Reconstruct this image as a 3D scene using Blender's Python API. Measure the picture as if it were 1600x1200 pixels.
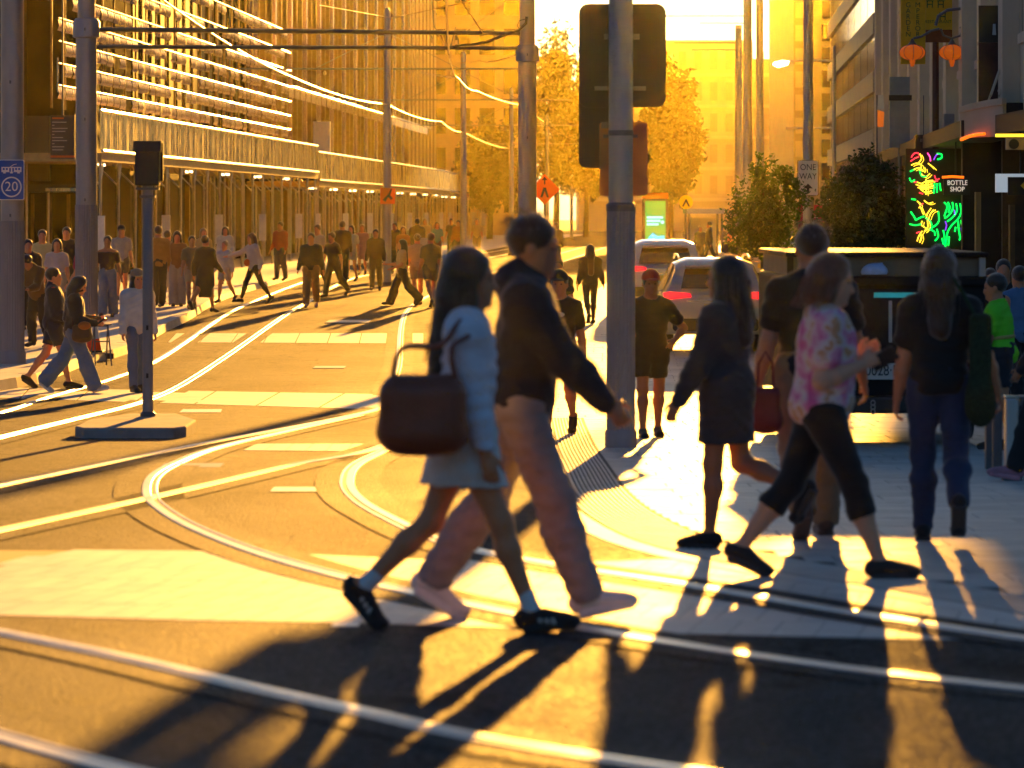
import bpy, bmesh, math, random
import numpy as np
from mathutils import Vector, Matrix

random.seed(7)
SC = bpy.context.scene
for o in list(bpy.data.objects):
    bpy.data.objects.remove(o, do_unlink=True)

# ------------------------------------------------------------------ camera, sky, sun, exposure
FP, PX0, HY, CAMZ = 6000.0, 800.0, 328.0, 1.448      # focal length in photo pixels, centre column, horizon row, eye height
cam_d = bpy.data.cameras.new('camera')
cam = bpy.data.objects.new('camera', cam_d)
SC.collection.objects.link(cam)
cam.location = (0, 0, CAMZ)
cam.rotation_euler = (math.radians(90), 0, 0)
cam_d.sensor_width = 36.0
cam_d.lens = 36.0 * FP / 1600.0
cam_d.shift_y = -(600.0 - HY) / 1600.0
cam_d.clip_start, cam_d.clip_end = 0.5, 4000.0
cam_d.dof.use_dof = True
cam_d.dof.focus_distance = 62.0
cam_d.dof.aperture_fstop = 4.2
SC.camera = cam

SUN_AZ, SUN_EL = math.radians(4.8), math.radians(6.4)
world = bpy.data.worlds.new('World'); SC.world = world; world.use_nodes = True
wn, wl = world.node_tree.nodes, world.node_tree.links
bg = wn['Background']
sky = wn.new('ShaderNodeTexSky'); sky.sky_type = 'NISHITA'; sky.sun_disc = False
sky.sun_elevation = SUN_EL; sky.sun_rotation = SUN_AZ
sky.air_density = 1.0; sky.dust_density = 2.5; sky.ozone_density = 4.0
wl.new(sky.outputs[0], bg.inputs[0]); bg.inputs[1].default_value = 0.034

sl = bpy.data.lights.new('sun', 'SUN'); sl.energy = 5.0; sl.angle = math.radians(0.53); sl.color = (1.0, 0.45, 0.06)
so = bpy.data.objects.new('sun', sl); SC.collection.objects.link(so)
sdir = Vector((math.sin(SUN_AZ) * math.cos(SUN_EL), math.cos(SUN_AZ) * math.cos(SUN_EL), math.sin(SUN_EL)))
so.rotation_euler = (-sdir).to_track_quat('-Z', 'Y').to_euler()
so.location = (30, 300, 60)

SC.view_settings.view_transform = 'Standard'; SC.view_settings.look = 'None'
SC.view_settings.gamma = 1.0; SC.view_settings.use_curve_mapping = False
SC.view_settings.exposure = 2.15
SC.cycles.max_bounces = 6; SC.cycles.transparent_max_bounces = 12; SC.cycles.volume_bounces = 0
SC.cycles.sample_clamp_indirect = 4.0
SC.cycles.caustics_reflective = False; SC.cycles.caustics_refractive = False

# ------------------------------------------------------------------ ground profile and photo-to-place helpers
def zg(d):
    if d <= 46: return -0.0213 * d
    if d >= 92: return -0.87
    t = (d - 46) / 46.0
    h00 = 2*t**3 - 3*t*t + 1; h10 = t**3 - 2*t*t + t; h01 = -2*t**3 + 3*t*t
    return h00 * (-0.9798) + h10 * 46 * (-0.0213) + h01 * (-0.87)

def gp(px, py, lift=0.0):
    """ground point (x, y) that the photo pixel shows"""
    lo, hi = 4.0, 500.0
    for _ in range(50):
        m = 0.5 * (lo + hi)
        if HY + (CAMZ - zg(m) - lift) * FP / m > py: lo = m
        else: hi = m
    d = 0.5 * (lo + hi)
    return ((px - PX0) / FP * d, d)

def X(px, d): return (px - PX0) / FP * d
def Z(py, d): return CAMZ + (HY - py) / FP * d
def V(px, py, d): return (X(px, d), d, Z(py, d))

# ------------------------------------------------------------------ object helpers
def new_obj(name, mesh, parent=None):
    o = bpy.data.objects.new(name, mesh)
    SC.collection.objects.link(o)
    if parent is not None: o.parent = parent
    return o
def tag(o, label=None, cat=None, group=None, kind=None):
    if label: o['label'] = label
    if cat: o['category'] = cat
    if group: o['group'] = group
    if kind: o['kind'] = kind
    return o
def empty(name, loc=(0, 0, 0), rz=0.0, label=None, cat=None, group=None):
    o = bpy.data.objects.new(name, None); SC.collection.objects.link(o)
    o.empty_display_size = 0.2
    o.location = loc; o.rotation_euler = (0, 0, rz)
    return tag(o, label, cat, group)

class MB:
    """collects shapes, then builds one mesh"""
    def __init__(s): s.v = []; s.f = []; s.m = []; s.mi = 0
    def add(s, vs, fs):
        b = len(s.v); s.v += [tuple(v) for v in vs]
        s.f += [tuple(i + b for i in f) for f in fs]; s.m += [s.mi] * len(fs)
        return s
    def box(s, x0, x1, y0, y1, z0, z1):
        return s.add([(x0,y0,z0),(x1,y0,z0),(x1,y1,z0),(x0,y1,z0),(x0,y0,z1),(x1,y0,z1),(x1,y1,z1),(x0,y1,z1)],
                     [(3,2,1,0),(4,5,6,7),(0,1,5,4),(1,2,6,5),(2,3,7,6),(3,0,4,7)])
    def cbox(s, c, sz):
        return s.box(c[0]-sz[0]/2,c[0]+sz[0]/2,c[1]-sz[1]/2,c[1]+sz[1]/2,c[2]-sz[2]/2,c[2]+sz[2]/2)
    def tube(s, pts, r, n=8, cap=True):
        pts = [Vector(p) for p in pts]
        rs = r if isinstance(r, (list, tuple)) else [r] * len(pts)
        rings = []
        up0 = None
        for i, p in enumerate(pts):
            t = (pts[min(i+1, len(pts)-1)] - pts[max(i-1, 0)])
            if t.length < 1e-9: t = Vector((0, 0, 1))
            t.normalize()
            ref = up0 if up0 is not None else (Vector((0, 0, 1)) if abs(t.z) < 0.9 else Vector((1, 0, 0)))
            a = t.cross(ref)
            if a.length < 1e-6: a = t.cross(Vector((0, 1, 0)))
            a.normalize(); b = a.cross(t).normalized(); up0 = b
            rings.append([p + (a * math.cos(2*math.pi*k/n) + b * math.sin(2*math.pi*k/n)) * rs[i] for k in range(n)])
        vs = [v for rg in rings for v in rg]; fs = []
        for i in range(len(rings) - 1):
            for k in range(n):
                fs.append((i*n+k, i*n+(k+1) % n, (i+1)*n+(k+1) % n, (i+1)*n+k))
        if cap:
            fs.append(tuple(range(n))[::-1]); fs.append(tuple((len(rings)-1)*n+k for k in range(n)))
        return s.add(vs, fs)
    def lathe(s, prof, n=20, c=(0, 0, 0)):
        vs = []; fs = []
        for (r, z) in prof:
            for k in range(n):
                a = 2*math.pi*k/n
                vs.append((c[0]+r*math.cos(a), c[1]+r*math.sin(a), c[2]+z))
        for i in range(len(prof)-1):
            for k in range(n):
                fs.append((i*n+k, i*n+(k+1) % n, (i+1)*n+(k+1) % n, (i+1)*n+k))
        fs.append(tuple(range(n))[::-1]); fs.append(tuple((len(prof)-1)*n+k for k in range(n)))
        return s.add(vs, fs)
    def prism(s, poly, z0, z1):
        """poly: (x, y) outline counter-clockwise, extruded in z"""
        n = len(poly)
        vs = [(p[0], p[1], z0) for p in poly] + [(p[0], p[1], z1) for p in poly]
        fs = [tuple(range(n))[::-1], tuple(range(n, 2*n))] + [(i, (i+1) % n, n+(i+1) % n, n+i) for i in range(n)]
        return s.add(vs, fs)
    def slab_xz(s, poly, y0, y1):
        """poly: (x, z) outline seen from -y, extruded in y"""
        n = len(poly)
        vs = [(p[0], y0, p[1]) for p in poly] + [(p[0], y1, p[1]) for p in poly]
        fs = [tuple(range(n)), tuple(range(n, 2*n))[::-1]] + [(i, n+i, n+(i+1) % n, (i+1) % n) for i in range(n)]
        return s.add(vs, fs)
    def slab_yz(s, poly, x0, x1):
        n = len(poly)
        vs = [(x0, p[0], p[1]) for p in poly] + [(x1, p[0], p[1]) for p in poly]
        fs = [tuple(range(n)), tuple(range(n, 2*n))[::-1]] + [(i, n+i, n+(i+1) % n, (i+1) % n) for i in range(n)]
        return s.add(vs, fs)
    def mesh(s, name='mesh'):
        me = bpy.data.meshes.new(name); me.from_pydata(s.v, [], s.f); me.update()
        bm = bmesh.new(); bm.from_mesh(me); bmesh.ops.recalc_face_normals(bm, faces=bm.faces); bm.to_mesh(me); bm.free()
        return me
    def build(s, name, mats, parent=None, smooth=False, bevel=0.0):
        me = s.mesh(name)
        mats = mats if isinstance(mats, (list, tuple)) else [mats]
        for m in mats: me.materials.append(m)
        if len(mats) > 1: me.polygons.foreach_set('material_index', s.m)
        if smooth:
            me.polygons.foreach_set('use_smooth', [True] * len(me.polygons))
            me.set_sharp_from_angle(angle=math.radians(40))
        o = new_obj(name, me, parent)
        if bevel:
            b = o.modifiers.new('bevel', 'BEVEL'); b.width = bevel; b.segments = 2; b.limit_method = 'ANGLE'
        return o

def rrect(w, h, r, n=6, cx=0.0, cz=0.0):
    pts = []
    for (sx, sz, a0) in ((1,1,0),(-1,1,90),(-1,-1,180),(1,-1,270)):
        for k in range(n+1):
            a = math.radians(a0 + 90*k/n)
            pts.append((cx + sx*(w/2-r) + r*math.cos(a), cz + sz*(h/2-r) + r*math.sin(a)))
    return pts

def text(name, body, size, loc, mat, parent=None, rot=(math.radians(90), 0, 0), depth=0.004, align='CENTER', sx=1.0):
    c = bpy.data.curves.new(name, 'FONT'); c.body = body; c.size = size; c.extrude = depth
    c.align_x = align; c.align_y = 'CENTER'; c.resolution_u = 4
    tmp = bpy.data.objects.new('tmp', c); SC.collection.objects.link(tmp)
    dg = bpy.context.evaluated_depsgraph_get()
    me = bpy.data.meshes.new_from_object(tmp.evaluated_get(dg))
    bpy.data.objects.remove(tmp, do_unlink=True)
    me.materials.clear(); me.materials.append(mat)
    o = new_obj(name, me, parent); o.location = loc; o.rotation_euler = rot; o.scale = (sx, 1, 1)
    return o

# ------------------------------------------------------------------ materials
_M = {}
def mat(key, col, rough=0.6, metal=0.0, spec=0.5, var=0.0, vscale=8.0, bump=0.0, bscale=60.0, emit=None, estr=0.0,
        transl=0.0, coat=0.0, stretch=None, col2=None, rvar=0.0, sheen=0.0):
    if key in _M: return _M[key]
    m = bpy.data.materials.new(key); m.use_nodes = True
    nt = m.node_tree; N, L = nt.nodes, nt.links
    p = N['Principled BSDF']; out = N['Material Output']
    p.inputs['Base Color'].default_value = (*col, 1); p.inputs['Roughness'].default_value = rough
    p.inputs['Metallic'].default_value = metal; p.inputs['Specular IOR Level'].default_value = spec
    if coat: p.inputs['Coat Weight'].default_value = coat; p.inputs['Coat Roughness'].default_value = 0.06
    if sheen: p.inputs['Sheen Weight'].default_value = sheen; p.inputs['Sheen Roughness'].default_value = 0.4
    tc = N.new('ShaderNodeTexCoord'); vec = tc.outputs['Object']
    if stretch:
        mp = N.new('ShaderNodeMapping'); mp.inputs['Scale'].default_value = stretch; L.new(vec, mp.inputs[0]); vec = mp.outputs[0]
    if var or col2:
        nz = N.new('ShaderNodeTexNoise'); nz.inputs['Scale'].default_value = vscale; nz.inputs['Detail'].default_value = 6; nz.inputs['Roughness'].default_value = 0.65
        L.new(vec, nz.inputs['Vector'])
        rp = N.new('ShaderNodeValToRGB'); L.new(nz.outputs['Fac'], rp.inputs[0])
        c2 = col2 if col2 else tuple(min(1, c * (1 + var)) for c in col)
        c1 = tuple(c * (1 - var) for c in col) if not col2 else col
        rp.color_ramp.elements[0].position = 0.32; rp.color_ramp.elements[0].color = (*c1, 1)
        rp.color_ramp.elements[1].position = 0.68; rp.color_ramp.elements[1].color = (*c2, 1)
        L.new(rp.outputs[0], p.inputs['Base Color'])
        if rvar:
            mr = N.new('ShaderNodeMapRange'); L.new(nz.outputs['Fac'], mr.inputs[0])
            mr.inputs[1].default_value = 0.3; mr.inputs[2].default_value = 0.7
            mr.inputs[3].default_value = rough - rvar; mr.inputs[4].default_value = rough + rvar
            L.new(mr.outputs[0], p.inputs['Roughness'])
    if bump:
        nb = N.new('ShaderNodeTexNoise'); nb.inputs['Scale'].default_value = bscale; nb.inputs['Detail'].default_value = 4
        L.new(vec, nb.inputs['Vector'])
        b = N.new('ShaderNodeBump'); b.inputs['Strength'].default_value = bump; b.inputs['Distance'].default_value = 0.01
        L.new(nb.outputs['Fac'], b.inputs['Height']); L.new(b.outputs[0], p.inputs['Normal'])
    if emit: p.inputs['Emission Color'].default_value = (*emit, 1); p.inputs['Emission Strength'].default_value = estr
    if transl:
        t = N.new('ShaderNodeBsdfTranslucent'); t.inputs[0].default_value = (*[min(1, c*1.15) for c in col], 1)
        if var or col2: L.new(rp.outputs[0], t.inputs[0])
        mx = N.new('ShaderNodeMixShader'); mx.inputs[0].default_value = transl
        L.new(p.outputs[0], mx.inputs[1]); L.new(t.outputs[0], mx.inputs[2]); L.new(mx.outputs[0], out.inputs[0])
    _M[key] = m
    return m

def asphalt(key, c1, c2, rough, rv, bump=1.0):
    """fine aggregate with worn patches, tyre polish and the odd stain"""
    m = bpy.data.materials.new(key); m.use_nodes = True
    nt = m.node_tree; N, L = nt.nodes, nt.links; p = N['Principled BSDF']; p.inputs['Specular IOR Level'].default_value = 0.032
    tc = N.new('ShaderNodeTexCoord')
    big = N.new('ShaderNodeTexNoise'); big.inputs['Scale'].default_value = 0.55; big.inputs['Detail'].default_value = 7; big.inputs['Roughness'].default_value = 0.62
    mp = N.new('ShaderNodeMapping'); mp.inputs['Scale'].default_value = (1.0, 0.45, 1); L.new(tc.outputs['Object'], mp.inputs[0]); L.new(mp.outputs[0], big.inputs[0])
    fine = N.new('ShaderNodeTexVoronoi'); fine.inputs['Scale'].default_value = 58; L.new(tc.outputs['Object'], fine.inputs[0])
    mid = N.new('ShaderNodeTexNoise'); mid.inputs['Scale'].default_value = 90; mid.inputs['Detail'].default_value = 5; L.new(tc.outputs['Object'], mid.inputs[0])
    r1 = N.new('ShaderNodeValToRGB'); r1.color_ramp.elements[0].position = 0.3; r1.color_ramp.elements[1].position = 0.72
    r1.color_ramp.elements[0].color = (*c1, 1); r1.color_ramp.elements[1].color = (*c2, 1); L.new(big.outputs[0], r1.inputs[0])
    r2 = N.new('ShaderNodeValToRGB'); r2.color_ramp.elements[0].position = 0.25; r2.color_ramp.elements[1].position = 0.75
    r2.color_ramp.elements[0].color = (0.35,0.35,0.35,1); r2.color_ramp.elements[1].color = (1.7,1.66,1.6,1); L.new(fine.outputs['Color'], r2.inputs[0])
    mu = N.new('ShaderNodeMix'); mu.data_type = 'RGBA'; mu.blend_type = 'MULTIPLY'; mu.inputs[0].default_value = 1.0
    L.new(r1.outputs[0], mu.inputs[6]); L.new(r2.outputs[0], mu.inputs[7])
    wv = N.new('ShaderNodeTexNoise'); wv.inputs['Scale'].default_value = 1.3; wv.inputs['Detail'].default_value = 5; L.new(tc.outputs['Object'], wv.inputs[0])
    av = N.new('ShaderNodeVectorMath'); av.operation = 'ADD'; L.new(tc.outputs['Object'], av.inputs[0]); L.new(wv.outputs['Color'], av.inputs[1])
    ck = N.new('ShaderNodeTexVoronoi'); ck.feature = 'DISTANCE_TO_EDGE'; ck.inputs['Scale'].default_value = 0.42; L.new(av.outputs[0], ck.inputs[0])
    cr = N.new('ShaderNodeValToRGB'); cr.color_ramp.elements[0].position = 0.004; cr.color_ramp.elements[1].position = 0.012; cr.color_ramp.elements[0].color = (0.35,0.35,0.35,1); L.new(ck.outputs[0], cr.inputs[0])
    st = N.new('ShaderNodeTexNoise'); st.inputs['Scale'].default_value = 2.2; st.inputs['Detail'].default_value = 3; L.new(mp.outputs[0], st.inputs[0])
    sr = N.new('ShaderNodeValToRGB'); sr.color_ramp.elements[0].position = 0.62; sr.color_ramp.elements[1].position = 0.70; sr.color_ramp.elements[0].color = (1,1,1,1); sr.color_ramp.elements[1].color = (0.5,0.5,0.5,1); L.new(st.outputs[0], sr.inputs[0])
    k1 = N.new('ShaderNodeMix'); k1.data_type = 'RGBA'; k1.blend_type = 'MULTIPLY'; k1.inputs[0].default_value = 1.0; L.new(mu.outputs[2], k1.inputs[6]); L.new(cr.outputs[0], k1.inputs[7])
    k2 = N.new('ShaderNodeMix'); k2.data_type = 'RGBA'; k2.blend_type = 'MULTIPLY'; k2.inputs[0].default_value = 1.0; L.new(k1.outputs[2], k2.inputs[6]); L.new(sr.outputs[0], k2.inputs[7])
    L.new(k2.outputs[2], p.inputs['Base Color'])
    mr = N.new('ShaderNodeMapRange'); L.new(big.outputs[0], mr.inputs[0]); mr.inputs[1].default_value = 0.3; mr.inputs[2].default_value = 0.7
    mr.inputs[3].default_value = rough + rv; mr.inputs[4].default_value = rough - rv; sx_ = N.new('ShaderNodeSeparateColor'); L.new(fine.outputs['Color'], sx_.inputs[0])
    m2 = N.new('ShaderNodeMath'); m2.operation = 'MULTIPLY_ADD'; L.new(sx_.outputs[1], m2.inputs[0]); m2.inputs[1].default_value = 0.30; m2.inputs[2].default_value = -0.15
    m3 = N.new('ShaderNodeMath'); m3.operation = 'ADD'; L.new(mr.outputs[0], m3.inputs[0]); L.new(m2.outputs[0], m3.inputs[1])
    L.new(m3.outputs[0], p.inputs['Roughness'])
    ad = N.new('ShaderNodeMath'); ad.operation = 'ADD'; L.new(fine.outputs['Distance'], ad.inputs[0]); L.new(mid.outputs[0], ad.inputs[1])
    b = N.new('ShaderNodeBump'); b.inputs['Strength'].default_value = bump; b.inputs['Distance'].default_value = 0.008
    L.new(ad.outputs[0], b.inputs['Height']); L.new(b.outputs[0], p.inputs['Normal'])
    _M[key] = m
    return m

M_ASPH = asphalt('asphalt', (0.045,0.046,0.050), (0.090,0.089,0.090), 0.78, 0.08)
M_ASPH2 = asphalt('asphalt_track_bed', (0.05,0.051,0.055), (0.098,0.097,0.097), 0.72, 0.07)
M_PAVE = mat('granite_paving', (0.48,0.46,0.43), 0.60, spec=1.0, var=0.22, vscale=3.0, bump=0.03, bscale=90, rvar=0.06)
M_PAVE2 = mat('granite_paving_dark', (0.42,0.40,0.37), 0.60, spec=1.0, var=0.22, vscale=4.0, bump=0.03, bscale=90, rvar=0.06)
M_PAVE3 = mat('granite_paving_warm', (0.52,0.49,0.45), 0.60, spec=1.0, var=0.2, vscale=4.0, bump=0.03, bscale=90, rvar=0.06)
M_CONC = mat('concrete', (0.52,0.50,0.47), 0.62, spec=1.0, var=0.18, vscale=2.0, bump=0.03, bscale=70, rvar=0.06)
M_JOINT = mat('mortar_joint', (0.09,0.085,0.08), 0.9)
M_RAIL = mat('polished_rail_steel', (0.6,0.58,0.55), 0.42, 1.0, var=0.12, vscale=3, rvar=0.08)
M_GROOVE = mat('rail_groove', (0.035,0.03,0.028), 0.7)
M_PAINT = mat('white_road_paint', (0.78,0.77,0.73), 0.5, spec=0.8, var=0.15, vscale=20)
M_STEEL = mat('galvanised_pole_paint', (0.36,0.35,0.36), 0.42, 0.55, var=0.14, vscale=2.5, stretch=(1,1,0.3), rvar=0.07)
M_STEELD = mat('dark_pole_paint', (0.14,0.14,0.15), 0.45, 0.4, var=0.12, vscale=4)
M_SLEEVE = mat('grey_pole_sleeve', (0.27,0.27,0.29), 0.5, 0.25, var=0.15, vscale=3, stretch=(1,1,0.2))
M_WIRE = mat('copper_wire', (0.45,0.33,0.2), 0.35, 0.9)
M_BLACK = mat('black_plastic', (0.016,0.016,0.018), 0.45)
M_BLACKM = mat('black_metal', (0.02,0.02,0.022), 0.35, 0.2)
M_GLASSD = mat('dark_glass', (0.02,0.022,0.026), 0.08, 0.0, spec=0.8)
M_WHITE = mat('white_paint', (0.75,0.74,0.72), 0.5, var=0.08)
M_ORANGE = mat('orange_sign', (0.75,0.16,0.015), 0.45, transl=0.25)
M_BLUE = mat('blue_sign', (0.01,0.09,0.42), 0.4)
M_RED = mat('red_plastic', (0.62,0.03,0.02), 0.4)
M_YELL = mat('yellow_paint', (0.78,0.5,0.03), 0.5)
# ------------------------------------------------------------------ ground, paving, tram rails
def catmull(pts, step=0.35):
    P = [np.array(p, float) for p in pts]
    P = [2*P[0]-P[1]] + P + [2*P[-1]-P[-2]]
    out = []
    for i in range(1, len(P)-2):
        n = max(2, int(np.linalg.norm(P[i+1]-P[i]) / step))
        for k in range(n):
            t = k/n
            out.append(0.5*((2*P[i]) + (-P[i-1]+P[i+1])*t + (2*P[i-1]-5*P[i]+4*P[i+1]-P[i+2])*t*t + (-P[i-1]+3*P[i]-3*P[i+1]+P[i+2])*t**3))
    out.append(P[-2])
    return out

def offset(path, o):
    res = []
    for i in range(len(path)):
        t = path[min(i+1, len(path)-1)] - path[max(i-1, 0)]
        t = t / (np.linalg.norm(t) + 1e-9)
        res.append(path[i] + np.array([t[1], -t[0]]) * o)      # + is to the right of travel
    return res

def ribbon(mb, path, offs):
    """offs: list of (offset, lift)"""
    rows = [offset(path, o) for o, _ in offs]
    n = len(offs); vs = []; fs = []
    for i in range(len(path)):
        for j in range(n):
            p = rows[j][i]; vs.append((p[0], p[1], zg(p[1]) + offs[j][1]))
    for i in range(len(path)-1):
        for j in range(n-1):
            fs.append((i*n+j, i*n+j+1, (i+1)*n+j+1, (i+1)*n+j))
    mb.add(vs, fs)

ys = list(np.arange(-30, 46, 4)) + list(np.arange(46, 100, 2)) + list(np.arange(100, 900, 40))
xs = [-300, -60, -20, -8, 0, 8, 20, 60, 300]
mb = MB(); n = len(xs)
mb.add([(x, y, zg(y)) for y in ys for x in xs], [(i*n+j, i*n+j+1, (i+1)*n+j+1, (i+1)*n+j) for i in range(len(ys)-1) for j in range(n-1)])
road = mb.build('road', M_ASPH); tag(road, 'dark worn asphalt road around the tram rails', kind='structure')

def sheet(name, poly, lift, m, parent=None, label=None):
    """flat polygon strip between two edges: poly = list of (xl, xr, y)"""
    mb = MB(); rows = []
    for i in range(len(poly)-1):
        a, b = poly[i], poly[i+1]; k = max(1, int(abs(b[2]-a[2]) / 2))
        for q in range(k): t = q/k; rows.append([a[j]+(b[j]-a[j])*t for j in range(3)])
    rows.append(poly[-1])
    vs = []
    for r in rows: vs += [(r[0], r[2], zg(r[2])+lift), (r[1], r[2], zg(r[2])+lift)]
    mb.add(vs, [(2*i, 2*i+1, 2*i+3, 2*i+2) for i in range(len(rows)-1)])
    o = mb.build(name, m, parent)
    if label: tag(o, label, kind='structure')
    return o

# left footpath with its kerb stones
KERB = [gp(*q) for q in ((-60,628),(0,612),(60,600),(135,571),(200,553),(255,521),(300,498),(355,467),(420,447),(500,426),(585,409))]
kl = catmull([np.array(k) for k in KERB] + [np.array((-2.2, 190.0)), np.array((1.2, 250.0)), np.array((7.0, 340.0))], 1.2)
mb = MB(); vs = []; fs = []
for p in kl:
    z = zg(p[1])
    vs += [(-70, p[1], z+0.16), (p[0]-0.3, p[1], z+0.15)]
mb.add(vs, [(2*i, 2*i+1, 2*i+3, 2*i+2) for i in range(len(kl)-1)])
fpl = mb.build('footpath', M_PAVE3); tag(fpl, 'pale sunlit footpath along the hoarding', kind='structure')
for i in range(len(kl)-1):
    a, b = kl[i], kl[i+1]
    if b[1] > 200: break
    mb = MB(); t = (b-a)/np.linalg.norm(b-a); nx = np.array([t[1], -t[0]]); g = 0.006
    a2, b2 = a + t*g, b - t*g
    dz = random.uniform(-0.004, 0.004)
    q = [a2-nx*0.3, b2-nx*0.3, b2, a2]; q2 = [a2-nx*0.3, b2-nx*0.3, b2-nx*0.035, a2-nx*0.035]
    za, zb = zg(a[1]), zg(b[1])
    zz = [za, zb, zb, za]
    mb.add([(q[k][0], q[k][1], zz[k]-0.05) for k in range(4)] + [(q2[k][0], q2[k][1], zz[k]+0.157+dz) for k in range(4)],
           [(3,2,1,0),(4,5,6,7),(0,1,5,4),(1,2,6,5),(2,3,7,6),(3,0,4,7)])
    mb.build('kerb_stone', M_CONC, fpl)
for (px, py) in ((168,562),(193,551)):       # gully mouths in the kerb face
    x, d = gp(px, py)
    MB().box(x-0.12, x+0.12, d-0.16, d-0.05, zg(d)+0.02, zg(d)+0.11).build('gully_mouth', M_GROOVE, fpl)

# right plaza: flush granite paving, bounded by the ribbed edge strip
EDGE = [gp(*q) for q in ((1720,984),(1600,962),(1400,925),(1150,884),(1000,848),(920,808),(884,772),(868,735),(852,690),(848,640),(858,590))]
el = catmull([np.array(p) for p in EDGE] + [np.array((0.9, 72.0)), np.array((1.3, 90.0)), np.array((3.2, 130.0)), np.array((7.5, 200.0)), np.array((12.0, 290.0))], 0.4)
mb = MB(); vs = []
for p in el: vs += [(p[0], p[1], zg(p[1])+0.002), (max(40, p[0]+5), p[1], zg(p[1])+0.002)]
mb.add(vs, [(2*i, 2*i+1, 2*i+3, 2*i+2) for i in range(len(el)-1)])
plaza = mb.build('pavement', M_JOINT); tag(plaza, 'granite paved plaza where the people walk', kind='structure')
def edge_x(d):
    best = None
    for i in range(len(el)-1):
        a, b = el[i], el[i+1]
        if (a[1]-d)*(b[1]-d) <= 0 and abs(b[1]-a[1]) > 1e-6:
            x = a[0] + (b[0]-a[0])*(d-a[1])/(b[1]-a[1]); best = x if best is None else max(best, x)
    return best
PW, PD = 0.62, 0.44
paver_mb = MB(); k = 0
row = 0; d = 17.0
pm = [M_PAVE, M_PAVE2, M_PAVE3]
while d < 75:
    ex = edge_x(d)
    x0 = None
    if ex is not None:
        ex = max(ex, edge_x(d+PD) or ex) + (0.46 if d < 43.6 else 0.02)
        x = ex - (0 if row % 2 else 0.3)
        xm = min(9.0, X(1640, d+PD))
        first = True
        while x < xm:
            w = PW * random.choice((0.75, 1.0, 1.0, 1.25))
            xa = max(x, ex)
            if x + w > ex + 0.08:
                b = MB(); gx = 0.004 if d < 32 else 0.006
                zr = random.uniform(0, 0.0015)
                za, zb = zg(d), zg(d+PD)
                vv = [(xa+gx, d+gx, za+0.0005), (x+w-gx, d+gx, za+0.0005), (x+w-gx, d+PD-gx, zb+0.0005), (xa+gx, d+PD-gx, zb+0.0005)]
                vt = [(v[0], v[1], v[2]+0.005+zr) for v in vv]
                ff = [(4,5,6,7),(0,1,5,4),(1,2,6,5),(2,3,7,6),(3,0,4,7)]
                if d < 31.5 and k < 300:
                    b.add(vv+vt, ff); b.build('paver', random.choice(pm), plaza); k += 1
                else:
                    paver_mb.mi = random.randrange(3); paver_mb.add(vv+vt, ff)
            x += w
    d += PD; row += 1
o = paver_mb.build('distant_paving', pm, plaza); o['kind'] = 'stuff'
sheet('distant_pavement', [(0.9,40,75.1),(1.5,40,92),(3.4,40,130),(7.7,40,200),(12.2,60,290)], 0.0055, M_PAVE, plaza)
# ribbed tactile strip following the edge
tac = empty('tactile_strip', (0,0,0), 0, 'ribbed tactile edge strip curving around the plaza corner', 'tactile strip')
ne = [p for p in el if p[1] < 44]
mb = MB(); ribbon(mb, ne, [(0.0, 0.004), (0.46, 0.004)]); mb.build('base_band', M_JOINT, tac)
mb = MB(); ribbon(mb, ne, [(-0.18, 0.001), (-0.17, 0.006), (-0.012, 0.006), (-0.012, 0.003)]); mb.build('kerb_band', M_CONC, tac)
for i in range(13):
    o_ = 0.015 + i*0.0335
    mb = MB(); ribbon(mb, ne, [(o_, 0.0042), (o_+0.004, 0.010), (o_+0.016, 0.010), (o_+0.020, 0.0042)]); mb.build('rib', M_PAVE3, tac)

# light crossing bands of granite setts (first: under the couple's feet)
band = empty('crossing_band', (0,0,0)); tag(band, 'pale granite sett band crossing the road under the walkers', kind='structure')
LOW = [np.array(gp(*q)) for q in ((-200,955),(0,962),(300,970),(560,974),(800,982),(1100,992),(1475,1000),(1800,1006))]
HIGH = [np.array(gp(*q)) for q in ((-200,858),(0,860),(200,862),(450,874),(700,880),(900,872),(1100,882),(1280,906),(1450,936),(1800,992))]
def lerp_line(L, x):
    for i in range(len(L)-1):
        if L[i][0] <= x <= L[i+1][0]: t = (x-L[i][0])/(L[i+1][0]-L[i][0]+1e-9); return L[i][1] + (L[i+1][1]-L[i][1])*t
    return L[0][1] if x < L[0][0] else L[-1][1]
SW, SK = 0.17, 0.17
mb0 = MB(); xa = np.arange(-3.4, 3.4, 0.2); vs = []
for x in xa: lo_, hi_ = lerp_line(LOW, x), lerp_line(HIGH, x); hi_ = max(hi_, lo_+0.01); vs += [(x, lo_, zg(lo_)+0.0012), (x, hi_, zg(hi_)+0.0012)]
mb0.add(vs, [(2*i, 2*i+2, 2*i+3, 2*i+1) for i in range(len(xa)-1)]); mb0.build('joint_bed', M_JOINT, band)
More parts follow.
